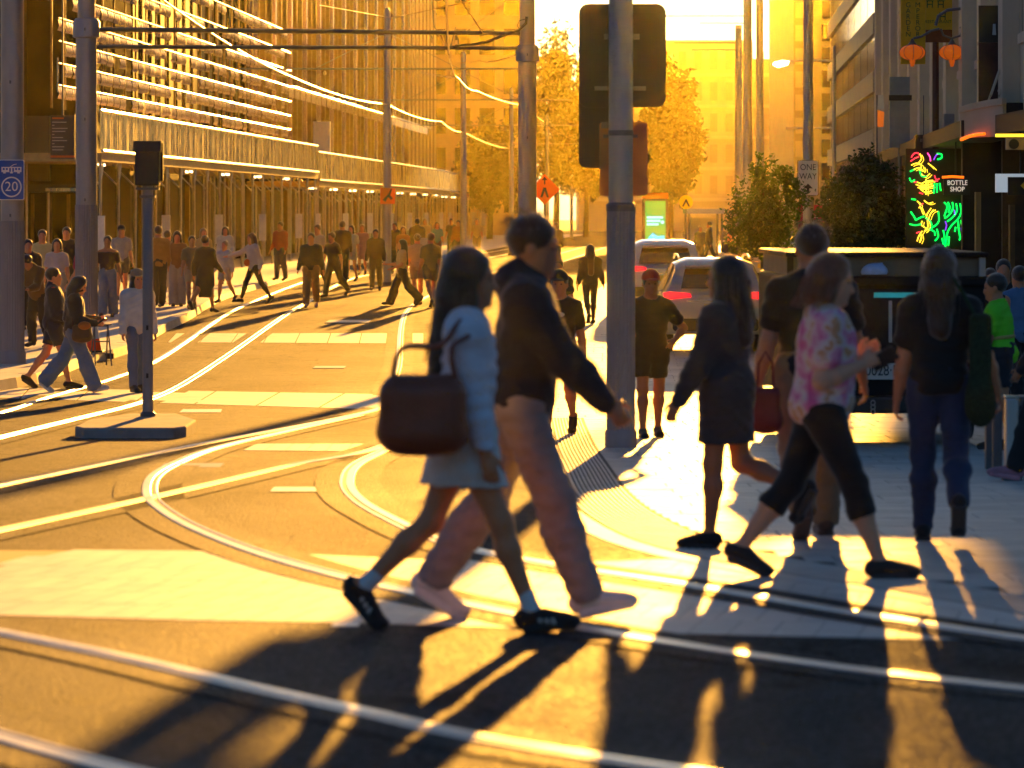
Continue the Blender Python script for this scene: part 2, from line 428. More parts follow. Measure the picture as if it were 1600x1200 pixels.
for rr in range(8):
    x = -3.2 + (0.09 if rr % 2 else 0)
    while x < 3.0:
        w = random.choice((SW, SW*1.05, SW*0.95)); ok = True; P = []
        for (ux, uy) in ((0,0),(w,0),(w,1),(0,1)):
            bx = x + ux; lo_, hi_ = lerp_line(LOW, bx), lerp_line(HIGH, bx)
            y0 = lo_ + rr*0.72 + uy*0.72
            if uy == 1: y0 = min(y0, hi_)
            if y0 > hi_ + 1e-6: ok = False
            P.append((bx + (rr + uy)*0.72*SK*0.9, y0))
        if ok and P[3][1]-P[0][1] > 0.05 and P[2][1]-P[1][1] > 0.02:
            c = np.mean(P, axis=0); g = 0.975
            vv = [(c[0]+(p[0]-c[0])*g, c[1]+(p[1]-c[1])*0.992, zg(p[1])+0.0005) for p in P]
            b = MB(); b.add(vv+[(v[0], v[1], v[2]+0.002+random.uniform(0,0.0006)) for v in vv], [(4,5,6,7),(0,1,5,4),(1,2,6,5),(2,3,7,6),(3,0,4,7)])
            b.build('sett', random.choice([M_PAVE, M_PAVE3, M_CONC]), band)
        x += w
for i, (a, b_) in enumerate((((-140,617,600,640),(-140,603,640,617)), ((262,535,662,537),(275,521,662,521)), ((380,704,640,706),(400,694,640,694)))):
    p0, p1 = gp(a[0], a[1]), gp(a[2], a[3]); q0, q1 = gp(b_[0], b_[1]), gp(b_[2], b_[3])
    mb = MB(); nn = 8
    for k in range(nn):
        t0, t1 = k/nn+0.002, (k+1)/nn-0.002
        f = lambda u, v, t: (u[0]+(v[0]-u[0])*t, u[1]+(v[1]-u[1])*t)
        c4 = [f(p0,p1,t0), f(p0,p1,t1), f(q0,q1,t1), f(q0,q1,t0)]
        mb = MB(); mb.add([(c[0], c[1], zg(c[1])+0.0045) for c in c4] + [(c[0], c[1], zg(c[1])-0.02) for c in c4], [(0,1,2,3),(0,1,5,4),(1,2,6,5),(2,3,7,6),(3,0,4,7)])
        if k == 0: st = empty('concrete_strip', (0,0,0)); tag(st, ['pale concrete strip across the tracks by the woman in the white jacket','pale concrete strip across the far tracks behind the orange diamond sign','thin pale concrete strip where the curved rails meet'][i], kind='structure')
        mb.build('slab', M_CONC, st)
for (u0, u1, v0, v1) in ((422,506,762,769),(280,345,640,645),(300,388,626,629),(516,560,975,981)):
    a, b_, c, e = gp(u0,v1), gp(u1,v1), gp(u1+2,v0), gp(u0+6,v0)
    MB().add([(p[0], p[1], zg(p[1])+0.006) for p in (a,b_,c,e)], [(0,1,2,3)]).build('painted_dash', M_PAINT, road)
for (u, v, w, h, nm) in ((545,502,0.9,2.2,'inspection_cover'),(515,574,0.5,0.8,'inspection_cover'),(300,728,0.5,0.5,'inspection_cover')):
    x, d = gp(u, v)
    MB().box(x-w/2, x+w/2, d-h/2, d+h/2, zg(d)-0.02, zg(d)+0.007).build(nm, M_STEELD, road)

# rails, each with running head, groove and keeper lip
RAILS = [
 ('B', [(1900,1112),(1600,1080),(1300,1045),(1000,1000),(770,955),(540,905),(400,865),(300,825),(250,795),(232,773),(240,745),(280,722),(340,700),(450,674),(560,650)], 'long curved tram rail swinging from the lower right past the two walkers to the crossing'),
 ('C', [(1900,1036),(1600,1000),(1350,962),(1100,920),(850,882),(700,850),(600,806),(556,777),(544,752),(560,726),(620,697)], 'curved tram rail running beside the ribbed plaza edge'),
 ('D', [(-160,866),(0,831),(230,781),(450,730),(620,690)], 'straight tram rail crossing the curved rail in the middle of the road'),
 ('E', [(-160,794),(0,760),(300,698),(590,640)], 'straight tram rail passing in front of the octagonal signal base'),
 ('F', [(-120,672),(0,645),(75,621),(180,590),(250,560),(373,481),(468,443),(540,422)], 'tram rail closest to the pale footpath kerb'),
 ('G', [(-120,716),(0,685),(130,653),(250,619),(350,560),(468,480),(560,433)], 'tram rail curving up to the man in dark top and tan trousers'),
 ('A', [(-200,950),(0,990),(200,1031),(400,1078),(600,1122),(770,1160),(1100,1212),(1500,1265)], 'nearest tram rail sweeping across the bottom of the road'),
 ('A2', [(-160,1108),(0,1155),(160,1200),(420,1262)], 'tram rail at the very bottom corner of the road'),
]
far = {'D': [(-0.55,55.0),(-0.45,66.0),(-1.0,91.0),(-0.2,120.0),(2.2,170.0),(6.5,250.0)],
       'E': [(-1.75,55.0),(-1.85,62.0),(-2.43,91.0),(-1.65,120.0),(0.75,170.0),(5.05,250.0)],
       'F': [(-4.6,150.0),(-2.3,190.0),(1.6,260.0)], 'G': [(-3.1,150.0),(-0.85,190.0),(3.0,260.0)]}
for key, pts, lab in RAILS:
    P = [np.array(gp(*q)) for q in pts] + [np.array(q) for q in far.get(key, [])]
    path = catmull(P, 0.3)
    side = -1 if key in ('C', 'D', 'G', 'A2') else 1
    r = empty('tram_rail', (0,0,0), 0, lab, 'tram rail', 'tram rails set in the road')
    mb = MB(); ribbon(mb, path, [(-0.25, 0.0065), (0.25, 0.0065)]); mb.build('track_bed', M_ASPH2, r)
    mb = MB(); ribbon(mb, path, [(-side*0.046, 0.007), (-side*0.041, 0.014), (side*0.014, 0.014), (side*0.019, 0.007)]); mb.build('rail_head', M_RAIL, r)
    mb = MB(); ribbon(mb, path, [tuple(sorted(((side*0.019), (side*0.045))))[0:1] + (0.0075,), tuple(sorted(((side*0.019), (side*0.045))))[1:2] + (0.0075,)]); mb.build('groove', M_GROOVE, r)
    a, b_ = sorted((side*0.045, side*0.068))
    mb = MB(); ribbon(mb, path, [(a, 0.007), (a+0.004, 0.013), (b_-0.004, 0.013), (b_, 0.007)]); mb.build('keeper_lip', M_RAIL, r)
# ------------------------------------------------------------------ left side: hoarding gantry and facades
LD = math.atan(0.050)                         # the street line runs 4.8 degrees to the right of the view
def lx(d): return -10.3 + 0.050 * (d - 142)   # front line of the gantry
FPZ = 0.15
M_CORR = mat('gold_corrugated_sheet', (0.95,0.72,0.36), 0.28, 0.95, var=0.25, vscale=1.5, stretch=(3,3,0.4), rvar=0.08)
M_GALV = mat('galvanised_tube', (0.55,0.5,0.42), 0.3, 0.9, var=0.15, vscale=5)
M_DECK = mat('plywood_deck', (0.42,0.28,0.12), 0.6, var=0.2, vscale=4)
M_DARKF = mat('dark_facade_cladding', (0.022,0.016,0.013), 0.85, 0.0, spec=0.02, var=0.25, vscale=1.0)
M_BRONZE = mat('bronze_fin', (0.17,0.10,0.045), 0.5, 0.6, var=0.2, vscale=3)
M_SHOP = mat('shop_glass', (0.012,0.010,0.009), 0.5, spec=0.04)
M_AMBER = mat('copper_louvre', (0.96,0.64,0.46), 0.24, 0.95, var=0.15, vscale=1.2)
M_NICKEL = mat('bright_capping', (0.85,0.72,0.55), 0.22, 0.9)
M_LAMP = mat('warm_lamp', (1,0.8,0.5), 0.4, emit=(1,0.62,0.25), estr=3)

def along(d, off=0.0, z=0.0):                 # point on the left street line, off metres towards the road
    return (lx(d) + off, d, z)

def corrugated(d0, d1, z0, z1, off):
    mb = MB(); n = max(6, int((d1-d0)*9)); vs = []; ph = random.uniform(0, 6)
    for i in range(n+1):
        d = d0 + (d1-d0)*i/n
        saw = 0.0; w = saw + 0.014*math.sin(d*5.0+ph) + 0.012*math.sin(d*13.7+1.0) + random.uniform(-0.001, 0.001)
        w2 = saw + 0.010*math.sin(d*5.0+ph+0.5*math.sin(d*0.9)) + 0.012*math.sin(d*13.7+1.6)
        vs += [along(d, off+w, z0), along(d, off+0.5*(w+w2), 0.5*(z0+z1)), along(d, off+w2, z1)]
    mb.add(vs, [(3*i+j, 3*i+3+j, 3*i+4+j, 3*i+1+j) for i in range(n) for j in range(2)])
    return mb

SECT = [(110.6, 172.6, 3.15, 4.32, 'tall hoarding gantry section with gold corrugated parapet beside the big steel poles'),
        (173.0, 262.6, 2.80, 4.06, 'middle hoarding gantry section with gold parapet behind the slim pole'),
        (263.0, 312.0, 2.72, 3.98, 'last and lowest hoarding gantry section far down the street')]
for (d0, d1, zb, zt, lab) in SECT:
    g = empty('hoarding_gantry', (0,0,0), 0, lab, 'hoarding', 'hoarding gantry sections over the footpath')
    d = d0; step = 3.5
    while d < d1 - 0.3:
        e = min(d+step, d1)
        corrugated(d+0.02, e-0.02, zb+0.06, zt-0.02, 0.0).build('parapet_sheet', M_CORR, g, smooth=True)
        d = e
    MB().tube([along(d0, 0.02, zt), along(d1, 0.02, zt)], 0.055, 8).build('top_rail', M_NICKEL, g, smooth=True)
    MB().tube([along(d0, 0.08, zb), along(d1, 0.08, zb)], 0.05, 8).build('bottom_rail', M_NICKEL, g, smooth=True)
    mb = MB(); vs = []
    for dd in (d0, d1):
        vs += [along(dd, -3.2, zb-0.3), along(dd, 0.05, zb-0.3), along(dd, 0.05, zb-0.06), along(dd, -3.2, zb-0.06)]
    mb.add(vs, [(0,1,2,3),(7,6,5,4),(0,4,5,1),(1,5,6,2),(2,6,7,3),(3,7,4,0)]); mb.build('deck', M_DECK, g)
    d = d0 + 0.4; k = 0
    while d < d1:
        for off, nm in ((-0.05, 'post'), (-2.9, 'post')):
            x, y, _ = along(d + (0.6 if off < -1 else 0), off); zb0 = zg(d)+FPZ
            MB().tube([(x, y, zb0), (x, y, zb-0.3)], 0.045, 8).build(nm, M_GALV, g, smooth=True)
        x, y, _ = along(d, -0.05); zb0 = zg(d)+FPZ
        MB().tube([(x, y, zb-1.0), (x-0.7, y, zb-0.3)], 0.025, 6).build('knee_brace', M_GALV, g)
        MB().tube([(x, y, zb-1.0), (x, y+0.8, zb-0.3)], 0.025, 6).build('knee_brace', M_GALV, g)
        if k % 4 == 0:
            MB().box(x-0.14, x+0.14, y-0.09, y-0.05, zb0+0.95, zb0+2.0).build('white_board', M_WHITE, g, bevel=0.008)
        if k % 3 == 1:
            MB().cbox((x-0.6, y+0.3, zb-0.36), (0.35, 0.12, 0.07)).build('soffit_lamp', M_LAMP, g)
        d += 3.4; k += 1

def facade(name, lab, d0, d1, off, zt, wallm, bays, first_h, cat='building'):
    """street wall parallel to the gantry with ground floor shopfronts and window bays above"""
    b = empty(name, along(d0, off, zg(d0)), 0, lab, cat)
    ox, oy, oz = along(d0, off, zg(d0))
    def L(d, o, z): p = along(d, off+o, z); return (p[0]-ox, p[1]-oy, p[2]-oz)
    def pr(d_0, d_1, o0, o1, z0, z1):
        mb = MB(); vs = []
        for dd in (d_0, d_1): vs += [L(dd,o0,z0), L(dd,o1,z0), L(dd,o1,z1), L(dd,o0,z1)]
        return mb.add(vs, [(0,1,2,3),(7,6,5,4),(0,4,5,1),(1,5,6,2),(2,6,7,3),(3,7,4,0)])
    pr(d0, d1, -16, 0, zg(d0)-0.3, zt).build('wall', wallm, b)
    n = bays; w = (d1-d0)/n
    for i in range(n):
        a = d0+i*w
        pr(a+0.25, a+w-0.25, -0.04, 0.05, zg(d0)+0.6, first_h).build('shop_window', M_SHOP, b)
        pr(a-0.16, a+0.16, 0.0, 0.22, zg(d0), first_h).build('pilaster', M_BRONZE, b)
    return b, pr, L

# louvred building
fb, pr, L = facade('louvred_building', 'dark building with rows of glowing copper louvres above the hoarding', 109.6, 172.6, -3.4, 20.0, M_DARKF, 10, 2.9)
rows = [4.85, 5.48, 6.12, 6.78, 7.5, 8.3, 9.2]
for ri, z in enumerate(rows):
    dd = 110.4 if ri < 4 else 113 + 9*(ri-4)
    MB().tube([L(dd, 2.25, z+0.19), L(172.2, 2.25, z+0.19)], 0.02, 6).build('louvre_rail', M_GALV, fb)
    while dd < 171.2:
        if random.random() < 0.86:
            mb = MB(); vs = []; hh = random.uniform(0.15, 0.2); nn = 12; ph = random.uniform(-.8, .8); tl = random.uniform(-.02, .05)
            for q in range(nn+1):
                s = dd + q*1.15/nn; w = 0.03*math.sin(q*2*math.pi*3/nn + ph)*0.45 + tl*0.4
                vs += [L(s, 2.24+w-0.03, z-hh), L(s, 2.24+w+0.02, z-hh*0.2), L(s, 2.24+w-0.02, z+0.15)]
            mb.add(vs, [(3*q+j, 3*q+3+j, 3*q+4+j, 3*q+1+j) for q in range(nn) for j in range(2)])
            mb.build('louvre', M_AMBER, fb, smooth=True)
        dd += 1.3
for i in range(26):                           # hanger rods and dark reveals behind the louvres
    dd = 111 + i*2.35
    pr(dd, dd+0.06, 1.9, 1.96, 4.4, 11).build('hanger_rod', M_BRONZE, fb)
    pr(dd+0.3, dd+1.5, -0.05, 0.06, 4.6+ (0.2 if i % 3 else 0), 10.5).build('window', M_SHOP, fb)
for i in range(34):
    dd = 111 + i*1.8 + random.uniform(-.3,.3); z0 = random.uniform(5, 8)
    MB().tube([L(dd, 1.2, z0), L(dd, 1.2, z0+random.uniform(.5, 1.4))], 0.03, 5).build('chain_pendant', M_NICKEL, fb)

# finned dark building beyond it
fb2, pr, L = facade('finned_building', 'tall dark building with slim vertical gold fins beyond the louvred one', 173.0, 262.8, -3.2, 30.0, M_DARKF, 12, 2.4)
for i in range(38):
    dd = 173.8 + i*2.34
    pr(dd, dd+0.12, 0.0, 0.45, 3.9, 29).build('fin', M_BRONZE if i % 3 else M_NICKEL, fb2)
MB().tube([L(173.5, 1.95, 7.03), L(262, 1.95, 7.03)], 0.03, 6).build('louvre_rail', M_GALV, fb2)
dd = 174
while dd < 260:
    mb = MB(); z = 6.85
    vs = []; nn = 15
    for q in range(nn+1):
        s = dd + q*2.1/nn; w = 0.018*math.sin(q*6*math.pi/nn)
        vs += [L(s, 1.8+w, z-0.28), L(s, 1.8+w*1.1, z-0.05), L(s, 1.8+w*.4, z+0.16)]
    mb.add(vs, [(3*q+j, 3*q+3+j, 3*q+4+j, 3*q+1+j) for q in range(nn) for j in range(2)])
    mb.build('louvre', M_AMBER, fb2, smooth=True); dd += 2.5
pr(197.5, 198.0, 0.5, 1.35, 4.4, 6.0).build('projecting_sign', M_WHITE, fb2)
# hazy block with the sunlit pale return wall
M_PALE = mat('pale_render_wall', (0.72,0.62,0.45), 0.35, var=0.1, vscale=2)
fb3, pr, L = facade('pale_corner_building', 'pale sunlit building with tall glass bays rising behind the slim pole', 263.4, 302.0, -4.0, 32.0, mat('brown_render', (0.2,0.13,0.07), 0.6, var=0.2, vscale=1), 8, 2.6)
for i in range(20):
    dd = 264 + i*1.85
    pr(dd, dd+0.3, 0, 0.5, 3.8, 31).build('fin', M_PALE if i % 2 else M_BRONZE, fb3)
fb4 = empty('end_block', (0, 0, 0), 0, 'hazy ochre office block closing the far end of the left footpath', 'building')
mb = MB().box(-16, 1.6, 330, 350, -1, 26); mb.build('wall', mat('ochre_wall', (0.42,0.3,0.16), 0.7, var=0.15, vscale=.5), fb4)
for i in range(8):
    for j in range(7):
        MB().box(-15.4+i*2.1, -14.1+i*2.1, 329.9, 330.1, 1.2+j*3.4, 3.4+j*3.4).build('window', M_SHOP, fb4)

# dark corner shop at the left edge
cb = empty('corner_shop', (X(97,118), 118, zg(118)), 0, 'black corner shop front behind the two big steel poles', 'building')
MB().box(-9, 0.9, 0, 12, -0.2, 22).build('wall', M_DARKF, cb)
MB().box(-3, -0.35, -0.35, 0.0, 3.2, 5.2).build('grey_panel', mat('grey_metal_panel', (0.1,0.095,0.09), 0.4, 0.4), cb)
MB().box(-9, 0.9, -1.6, 0.0, 2.85, 3.1).build('awning', M_BLACKM, cb)
MB().box(-0.3, 1.05, -1.75, -1.62, 2.88, 2.98).build('awning_trim', M_CORR, cb)
for i in range(7):
    MB().box(-2.6+i*0.55, -2.5+i*0.55, -0.12, 0.0, -0.1, 2.8).build('mullion', M_BRONZE, cb)
for x in (-0.25, -1.2, -2.4):
    MB().tube([(x, -1.5, -0.1), (x, -1.5, 2.85)], 0.045, 8).build('post', M_GALV, cb, smooth=True)
# tenant directory hanging under the awning
D0 = 70.0
sg = empty('directory_sign', V(98,214,D0), 0, 'brown hanging directory sign with orange bar beside the second steel pole', 'sign')
w = 38/FP*D0; h = 68/FP*D0
MB().slab_xz(rrect(w, h, 0.01), 0, 0.04).build('panel', mat('brown_sign_panel', (0.055,0.035,0.028), 0.5), sg)
MB().box(-w/2, w/2, -0.006, 0.0, -h/2+0.02, -h/2+0.06).build('orange_bar', M_ORANGE, sg)
mT = mat('sign_white_text', (0.6,0.55,0.48), 0.6)
MB().box(-w/2+0.03, -w/2+0.24, -0.006, 0.0, h/2-0.07, h/2-0.04).build('heading_line', M_ORANGE, sg)
for i, wds in enumerate((0.26,0.04,0.28,0.24,0.04,0.2,0.27,0.04,0.22,0.2)):
    MB().box(-w/2+0.03, -w/2+0.03+wds, -0.005, 0.0, h/2-0.135-i*0.056, h/2-0.12-i*0.056).build('text_line', mT, sg)
MB().tube([(0, 0.02, h/2), (0, 0.02, h/2+3.5)], 0.02, 6).build('hanger', M_STEELD, sg)
MB().box(-0.5, 3.0, 0, 0.06, h/2+3.45, h/2+3.5).build('hanger_beam', M_STEELD, sg)

# ------------------------------------------------------------------ right side buildings
RS = 0.0575
def rx(d): return 8.0 + RS*(d-60)
M_CREAM = mat('cream_render', (0.62,0.54,0.42), 0.7, var=0.12, vscale=1.5, stretch=(1,1,0.3), bump=0.2, bscale=20)
M_CREAM2 = mat('tan_panel', (0.6,0.47,0.33), 0.6, var=0.1, vscale=.8)
M_GREYB = mat('grey_concrete_building', (0.2,0.2,0.205), 0.7, var=0.12, vscale=.7)
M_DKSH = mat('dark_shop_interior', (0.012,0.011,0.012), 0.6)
def rbox(d0, d1, o0, o1, z0, z1, fx=rx):
    mb = MB(); vs = []
    for dd in (d0, d1): vs += [(fx(dd)+o0,dd,z0),(fx(dd)+o1,dd,z0),(fx(dd)+o1,dd,z1),(fx(dd)+o0,dd,z1)]
    return mb.add(vs, [(0,1,2,3),(7,6,5,4),(0,4,5,1),(1,5,6,2),(2,6,7,3),(3,7,4,0)])
sh = empty('restaurant_building', (0,0,0), 0, 'cream pilastered restaurant building behind the lanterns and neon', 'building')
rbox(48, 119, 0.0, 16, 2.9, 15).build('wall', M_CREAM, sh)
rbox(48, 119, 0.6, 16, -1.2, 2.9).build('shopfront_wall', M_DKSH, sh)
d = 50.0; k = 0
while d < 118:
    rbox(d, d+1.0, -0.28, -0.003, 2.95, 15.2).build('pilaster', M_CREAM, sh)
    rbox(d+1.4, d+4.3, -0.06, 0.08, 4.2, 6.6).build('window', M_GLASSD, sh)
    rbox(d+1.35, d+4.35, -0.12, 0.0, 4.02, 4.18).build('sill', M_CREAM, sh)
    rbox(d+1.4, d+4.3, -0.06, 0.08, 8.0, 10.6).build('window', M_GLASSD, sh)
    rbox(d, d+0.35, 0.1, 0.59, -1.15, 2.9).build('shop_pier', mat('brown_tile_pier', (0.12,0.07,0.04), 0.4, var=.2), sh)
    d += 5.4; k += 1
# street awning with curved tan fascia
aw = empty('street_awning', (0,0,0), 0, 'dark street awning with curved tan fascia panel over the shopfronts', 'awning')
A_ = [V(1500,172,61.5), V(1520,166,60.9), V(1545,161,60.4), V(1567,158,60.0)]
mb = MB(); vs = []
for p in A_: vs += [(p[0], p[1], Z(215,61)), (p[0], p[1], Z(170,61)+ (p[2]-Z(172,61.5)))]
mb.add(vs, [(2*i,2*i+2,2*i+3,2*i+1) for i in range(3)])
o = mb.build('fascia_panel', M_CREAM2, aw); md = o.modifiers.new('s','SOLIDIFY'); md.thickness = 0.06; md.offset = 1
mb = MB(); vs = []
for p in A_: vs += [(p[0]-0.02, p[1]-0.05, Z(176,61)+ (p[2]-Z(172,61.5))), (p[0]-0.02, p[1]-0.05, Z(166,61)+ (p[2]-Z(172,61.5)))]
mb.add(vs, [(2*i,2*i+2,2*i+3,2*i+1) for i in range(3)])
o = mb.build('fascia_cap', M_CREAM2, aw); md = o.modifiers.new('s','SOLIDIFY'); md.thickness = 0.08; md.offset = 1
MB().box(X(1566,60.0), 9.0, 60.1, 61.2, Z(204,60), Z(160,60)).build('end_panel', M_DKSH, aw)
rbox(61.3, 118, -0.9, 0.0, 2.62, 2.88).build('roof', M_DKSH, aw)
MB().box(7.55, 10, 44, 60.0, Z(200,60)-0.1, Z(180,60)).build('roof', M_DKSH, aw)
MB().box(X(1556,57), 9.5, 57, 57.06, Z(214,57), Z(209,57)).build('strip_light', mat('yellow_strip_light', (1,.8,.1), .4, emit=(1,0.62,0.03), estr=0.5), aw)
M_ORL = mat('orange_rope_light', (1,.3,.02), .4, emit=(1,0.14,0.005), estr=0.4)
MB().tube([V(1502,218,61.4), V(1514,213,61), V(1526,210,60.6), V(1538,209,60.3)], 0.028, 6).build('rope_light', M_ORL, aw)
MB().tube([V(1472,277,66), V(1488,276,66), V(1506,277,66)], 0.025, 6).build('rope_light', M_ORL, aw)
for (u, v) in ((1562,0),(1575,0),(1590,20),(1540,60)):
    MB().tube([V(u-14, v+150, 61), (X(u+60,63), 63, Z(v-60,63))], 0.02, 6).build('stay_rod', M_CREAM2, aw)
MB().box(X(1571,57.5), X(1640,57.5), 57.4, 57.5, Z(234,57.5), Z(216,57.5)).build('hanging_sign', M_CREAM2, aw)
mb = MB(); mb.slab_xz([(X(1585,57.3)+0.075*math.cos(a*math.pi/8), Z(225,57.3)+0.075*math.sin(a*math.pi/8)) for a in range(16)], 57.34, 57.39); mb.build('sign_disc', M_BLACK, aw)
# dark shop interior and its sign boards
D1 = 66.0
si = empty('bottle_shop_sign', V(1494,290,D1), 0, 'black sign board reading BOTTLE SHOP beside the neon', 'sign')
MB().box(-0.22, 0.24, 0.0, 0.04, -0.16, 0.14).build('board', M_BLACK, si)
M_SGT = mat('lit_sign_letters', (.8,.78,.75), .5, emit=(0.8,0.72,0.65), estr=0.2)
text('lettering', 'BOTTLE', 0.115, (0.02,-0.008,0.045), M_SGT, si, sx=0.85); text('lettering', 'SHOP', 0.115, (0.02,-0.008,-0.065), M_SGT, si, sx=0.85)
MB().tube([(0, 0.05, 0.14), (0, 0.05, 0.9)], 0.015, 6).build('hanger', M_BLACKM, si)
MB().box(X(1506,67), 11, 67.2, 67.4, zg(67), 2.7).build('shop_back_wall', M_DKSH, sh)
D2 = 58.0
sj = empty('light_box_sign', V(1585,288,D2), 0, 'pale light box with dark board and yellow diamond under the awning', 'sign')
MB().box(-0.28, 0.4, 0.02, 0.08, -0.12, 0.16).build('light_box', mat('pale_light_box', (.5,.55,.6), .4, emit=(0.5,0.6,0.7), estr=0.12), sj)
MB().box(-0.1, 0.4, -0.02, 0.02, -0.16, 0.11).build('dark_board', M_BLACK, sj)
MB().slab_xz([(0.09,0.0-0.02),(0.17,-0.1),(0.25,-0.02),(0.17,0.06)], -0.025, -0.02).build('diamond', M_YELL, sj)
MB().tube([(0.1, 0.05, 0.16), (0.1, 0.05, 0.9)], 0.015, 6).build('hanger', M_BLACKM, sj)
for (u0,u1,c) in ((1525,1533,(.3,.2,.08)),(1578,1586,(.25,.15,.06))):
    MB().box(X(u0,64), X(u1,64), 64, 64.2, zg(64), Z(300 if u0<1550 else 320,64)).build('shop_pier', mat('warm_pier%d'%u0, c, 0.6), sh)

# office building further down on the right, ribbon windows
def ox(d): return 20.9 + 0.05*(d-220)
of = empty('office_building', (0,0,0), 0, 'tan office building with long ribbon windows behind the lamp arm', 'building')
rbox(220, 301, 0.0, 18, -1.5, 42, ox).build('wall', M_CREAM2, of)
z = 8.2
def zo(py, d): return Z(py, d)
fl = 3.32
for j in range(10):
    z0 = 2.9 + j*fl
    k = 0; d = 221.5
    while d < 299:
        rbox(d, d+1.5, -0.05, 0.1, z0, z0+1.95, ox).build('window', M_GLASSD, of)
        if k % 5 == 4: d += 0.5
        d += 1.95; k += 1
    rbox(219.9, 301.2, -0.22, -0.004, z0-1.3, z0-0.12, ox).build('spandrel_band', M_CREAM2, of)
rbox(214, 219.7, 0.6, 18, -1.5, 38, ox).build('return_wall', M_GREYB, of)
for j in range(10):
    MB().box(ox(214)+1.2, ox(214)+2.6, 213.9, 214.1, 4+j*3.3, 6.2+j*3.3).build('return_window', M_GLASSD, of)
gb = empty('grey_building', (0,0,0), 0, 'grey concrete building with stacked dark windows left of the tan office', 'building')
mb = MB().box(X(1240,315), 34, 315, 345, -1.5, 21); mb.build('wall', M_GREYB, gb)
for j in range(10):
    MB().box(X(1284,315), X(1296,315)+2, 314.8, 315.1, 2.0+j*1.9, 3.4+j*1.9).build('window', M_GLASSD, gb)
    MB().box(X(1243,315), X(1258,315), 314.8, 315.1, 2.0+j*1.9, 3.3+j*1.9).build('window', mat('pale_blind', (.3,.3,.3), .5), gb)
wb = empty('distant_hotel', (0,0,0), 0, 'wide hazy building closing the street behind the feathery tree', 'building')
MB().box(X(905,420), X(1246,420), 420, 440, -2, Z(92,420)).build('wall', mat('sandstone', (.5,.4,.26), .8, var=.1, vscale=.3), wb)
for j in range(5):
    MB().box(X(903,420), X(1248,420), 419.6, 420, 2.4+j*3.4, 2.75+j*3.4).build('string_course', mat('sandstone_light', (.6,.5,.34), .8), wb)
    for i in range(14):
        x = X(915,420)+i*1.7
        MB().box(x, x+0.8, 419.8, 420.1, 3.2+j*3.4, 5.2+j*3.4).build('window', mat('haze_paled_window', (.34,.27,.17), .6), wb)  # haze put into the pane colour as a paler tone
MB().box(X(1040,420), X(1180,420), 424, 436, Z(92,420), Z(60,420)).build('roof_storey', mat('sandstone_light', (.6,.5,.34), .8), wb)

# ------------------------------------------------------------------ poles, overhead wiring, signals, signs
def fluted(r, z0, z1, n=28):
    mb = MB(); vs = []
    for z in (z0, z1):
        for k in range(n*2):
            a = math.pi*k/n; rr = r if k % 2 else r*0.955
            vs.append((rr*math.cos(a), rr*math.sin(a), z))
    m = n*2
    mb.add(vs, [(k, (k+1) % m, m+(k+1) % m, m+k) for k in range(m)] + [tuple(range(m, 2*m))])
    return mb
def big_pole(x, d, base, lab, r=0.185, sleeve=2.6, collar=5.0, top=11.0, taper=0.15):
    p = empty('tram_pole', (x, d, base), 0, lab, 'pole', 'large steel tram poles')
    MB().lathe([(r+0.03,0),(r+0.03,0.16),(r+0.012,0.2)], 28).build('base_ring', M_SLEEVE, p, smooth=True)
    fluted(r+0.008, 0.2, sleeve).build('fluted_sleeve', M_SLEEVE, p)
    MB().lathe([(r-0.004,sleeve),(r-0.006,collar)], 32).build('shaft', M_STEEL, p, smooth=True)
    MB().lathe([(r,collar-0.02),(r+0.045,collar),(r+0.045,collar+0.26),(r,collar+0.32)], 32).build('collar', M_STEEL, p, smooth=True)
    MB().lathe([(taper,collar+0.3),(taper-0.02,top)], 28).build('upper_shaft', M_STEEL, p, smooth=True)
    for z in (sleeve+0.06, (sleeve+collar)/2, collar+0.1):
        MB().box(-0.012, 0.012, -r-0.055, -r+0.03, z, z+0.05).build('bolt', M_STEELD, p)
    return p
PA = big_pole(X(19,60), 60, zg(60)+FPZ, 'big steel pole at the left edge carrying the blue 20 sign', sleeve=Z(345,60)-zg(60)-FPZ, collar=6.5)
PB = big_pole(X(135,65.5), 65.5, zg(65.5)+FPZ, 'big steel pole behind the traffic cone holding the portal arms', sleeve=Z(320,65.5)-zg(65.5)-FPZ, collar=Z(58,65.5)-zg(65.5)-FPZ)
PC = big_pole(X(824,75), 75, zg(75), "big steel pole above the man's head with the arms running left", sleeve=2.3, collar=Z(96,75)-zg(75))
# speed sign on the first pole
D0 = 59.7
s2 = empty('tram_speed_sign', V(18,281,D0), 0, 'blue tram speed sign with a white 20 in a ring', 'sign')
w, h = 0.40, 0.63
MB().slab_xz(rrect(w, h, 0.03), 0, 0.01).build('backing', mat('sign_white', (.8,.8,.78), .4), s2)
MB().slab_xz(rrect(w-0.025, h-0.025, 0.025), -0.004, 0).build('panel', M_BLUE, s2)
mSW = mat('sign_white', (.8,.8,.78), .4)
ring = MB(); vs = []; nn = 36
for k in range(nn):
    a = 2*math.pi*k/nn
    vs += [(0.16*math.cos(a), -0.007, -0.11+0.16*math.sin(a)), (0.138*math.cos(a), -0.007, -0.11+0.138*math.sin(a))]
ring.add(vs, [(2*k, 2*k+1, (2*k+3) % (2*nn), (2*k+2) % (2*nn)) for k in range(nn)]); ring.build('ring', mSW, s2)
text('number', '20', 0.21, (0, -0.007, -0.11), mSW, s2, depth=0.002)
mb = MB(); mb.box(-0.155, 0.155, -0.008, -0.004, 0.12, 0.2)
mb.box(-0.13, -0.09, -0.008, -0.004, 0.1, 0.12); mb.box(0.09, 0.13, -0.008, -0.004, 0.1, 0.12); mb.box(-0.02,0.02,-0.008,-0.004,0.1,0.12)
mb.build('tram_symbol', mSW, s2)
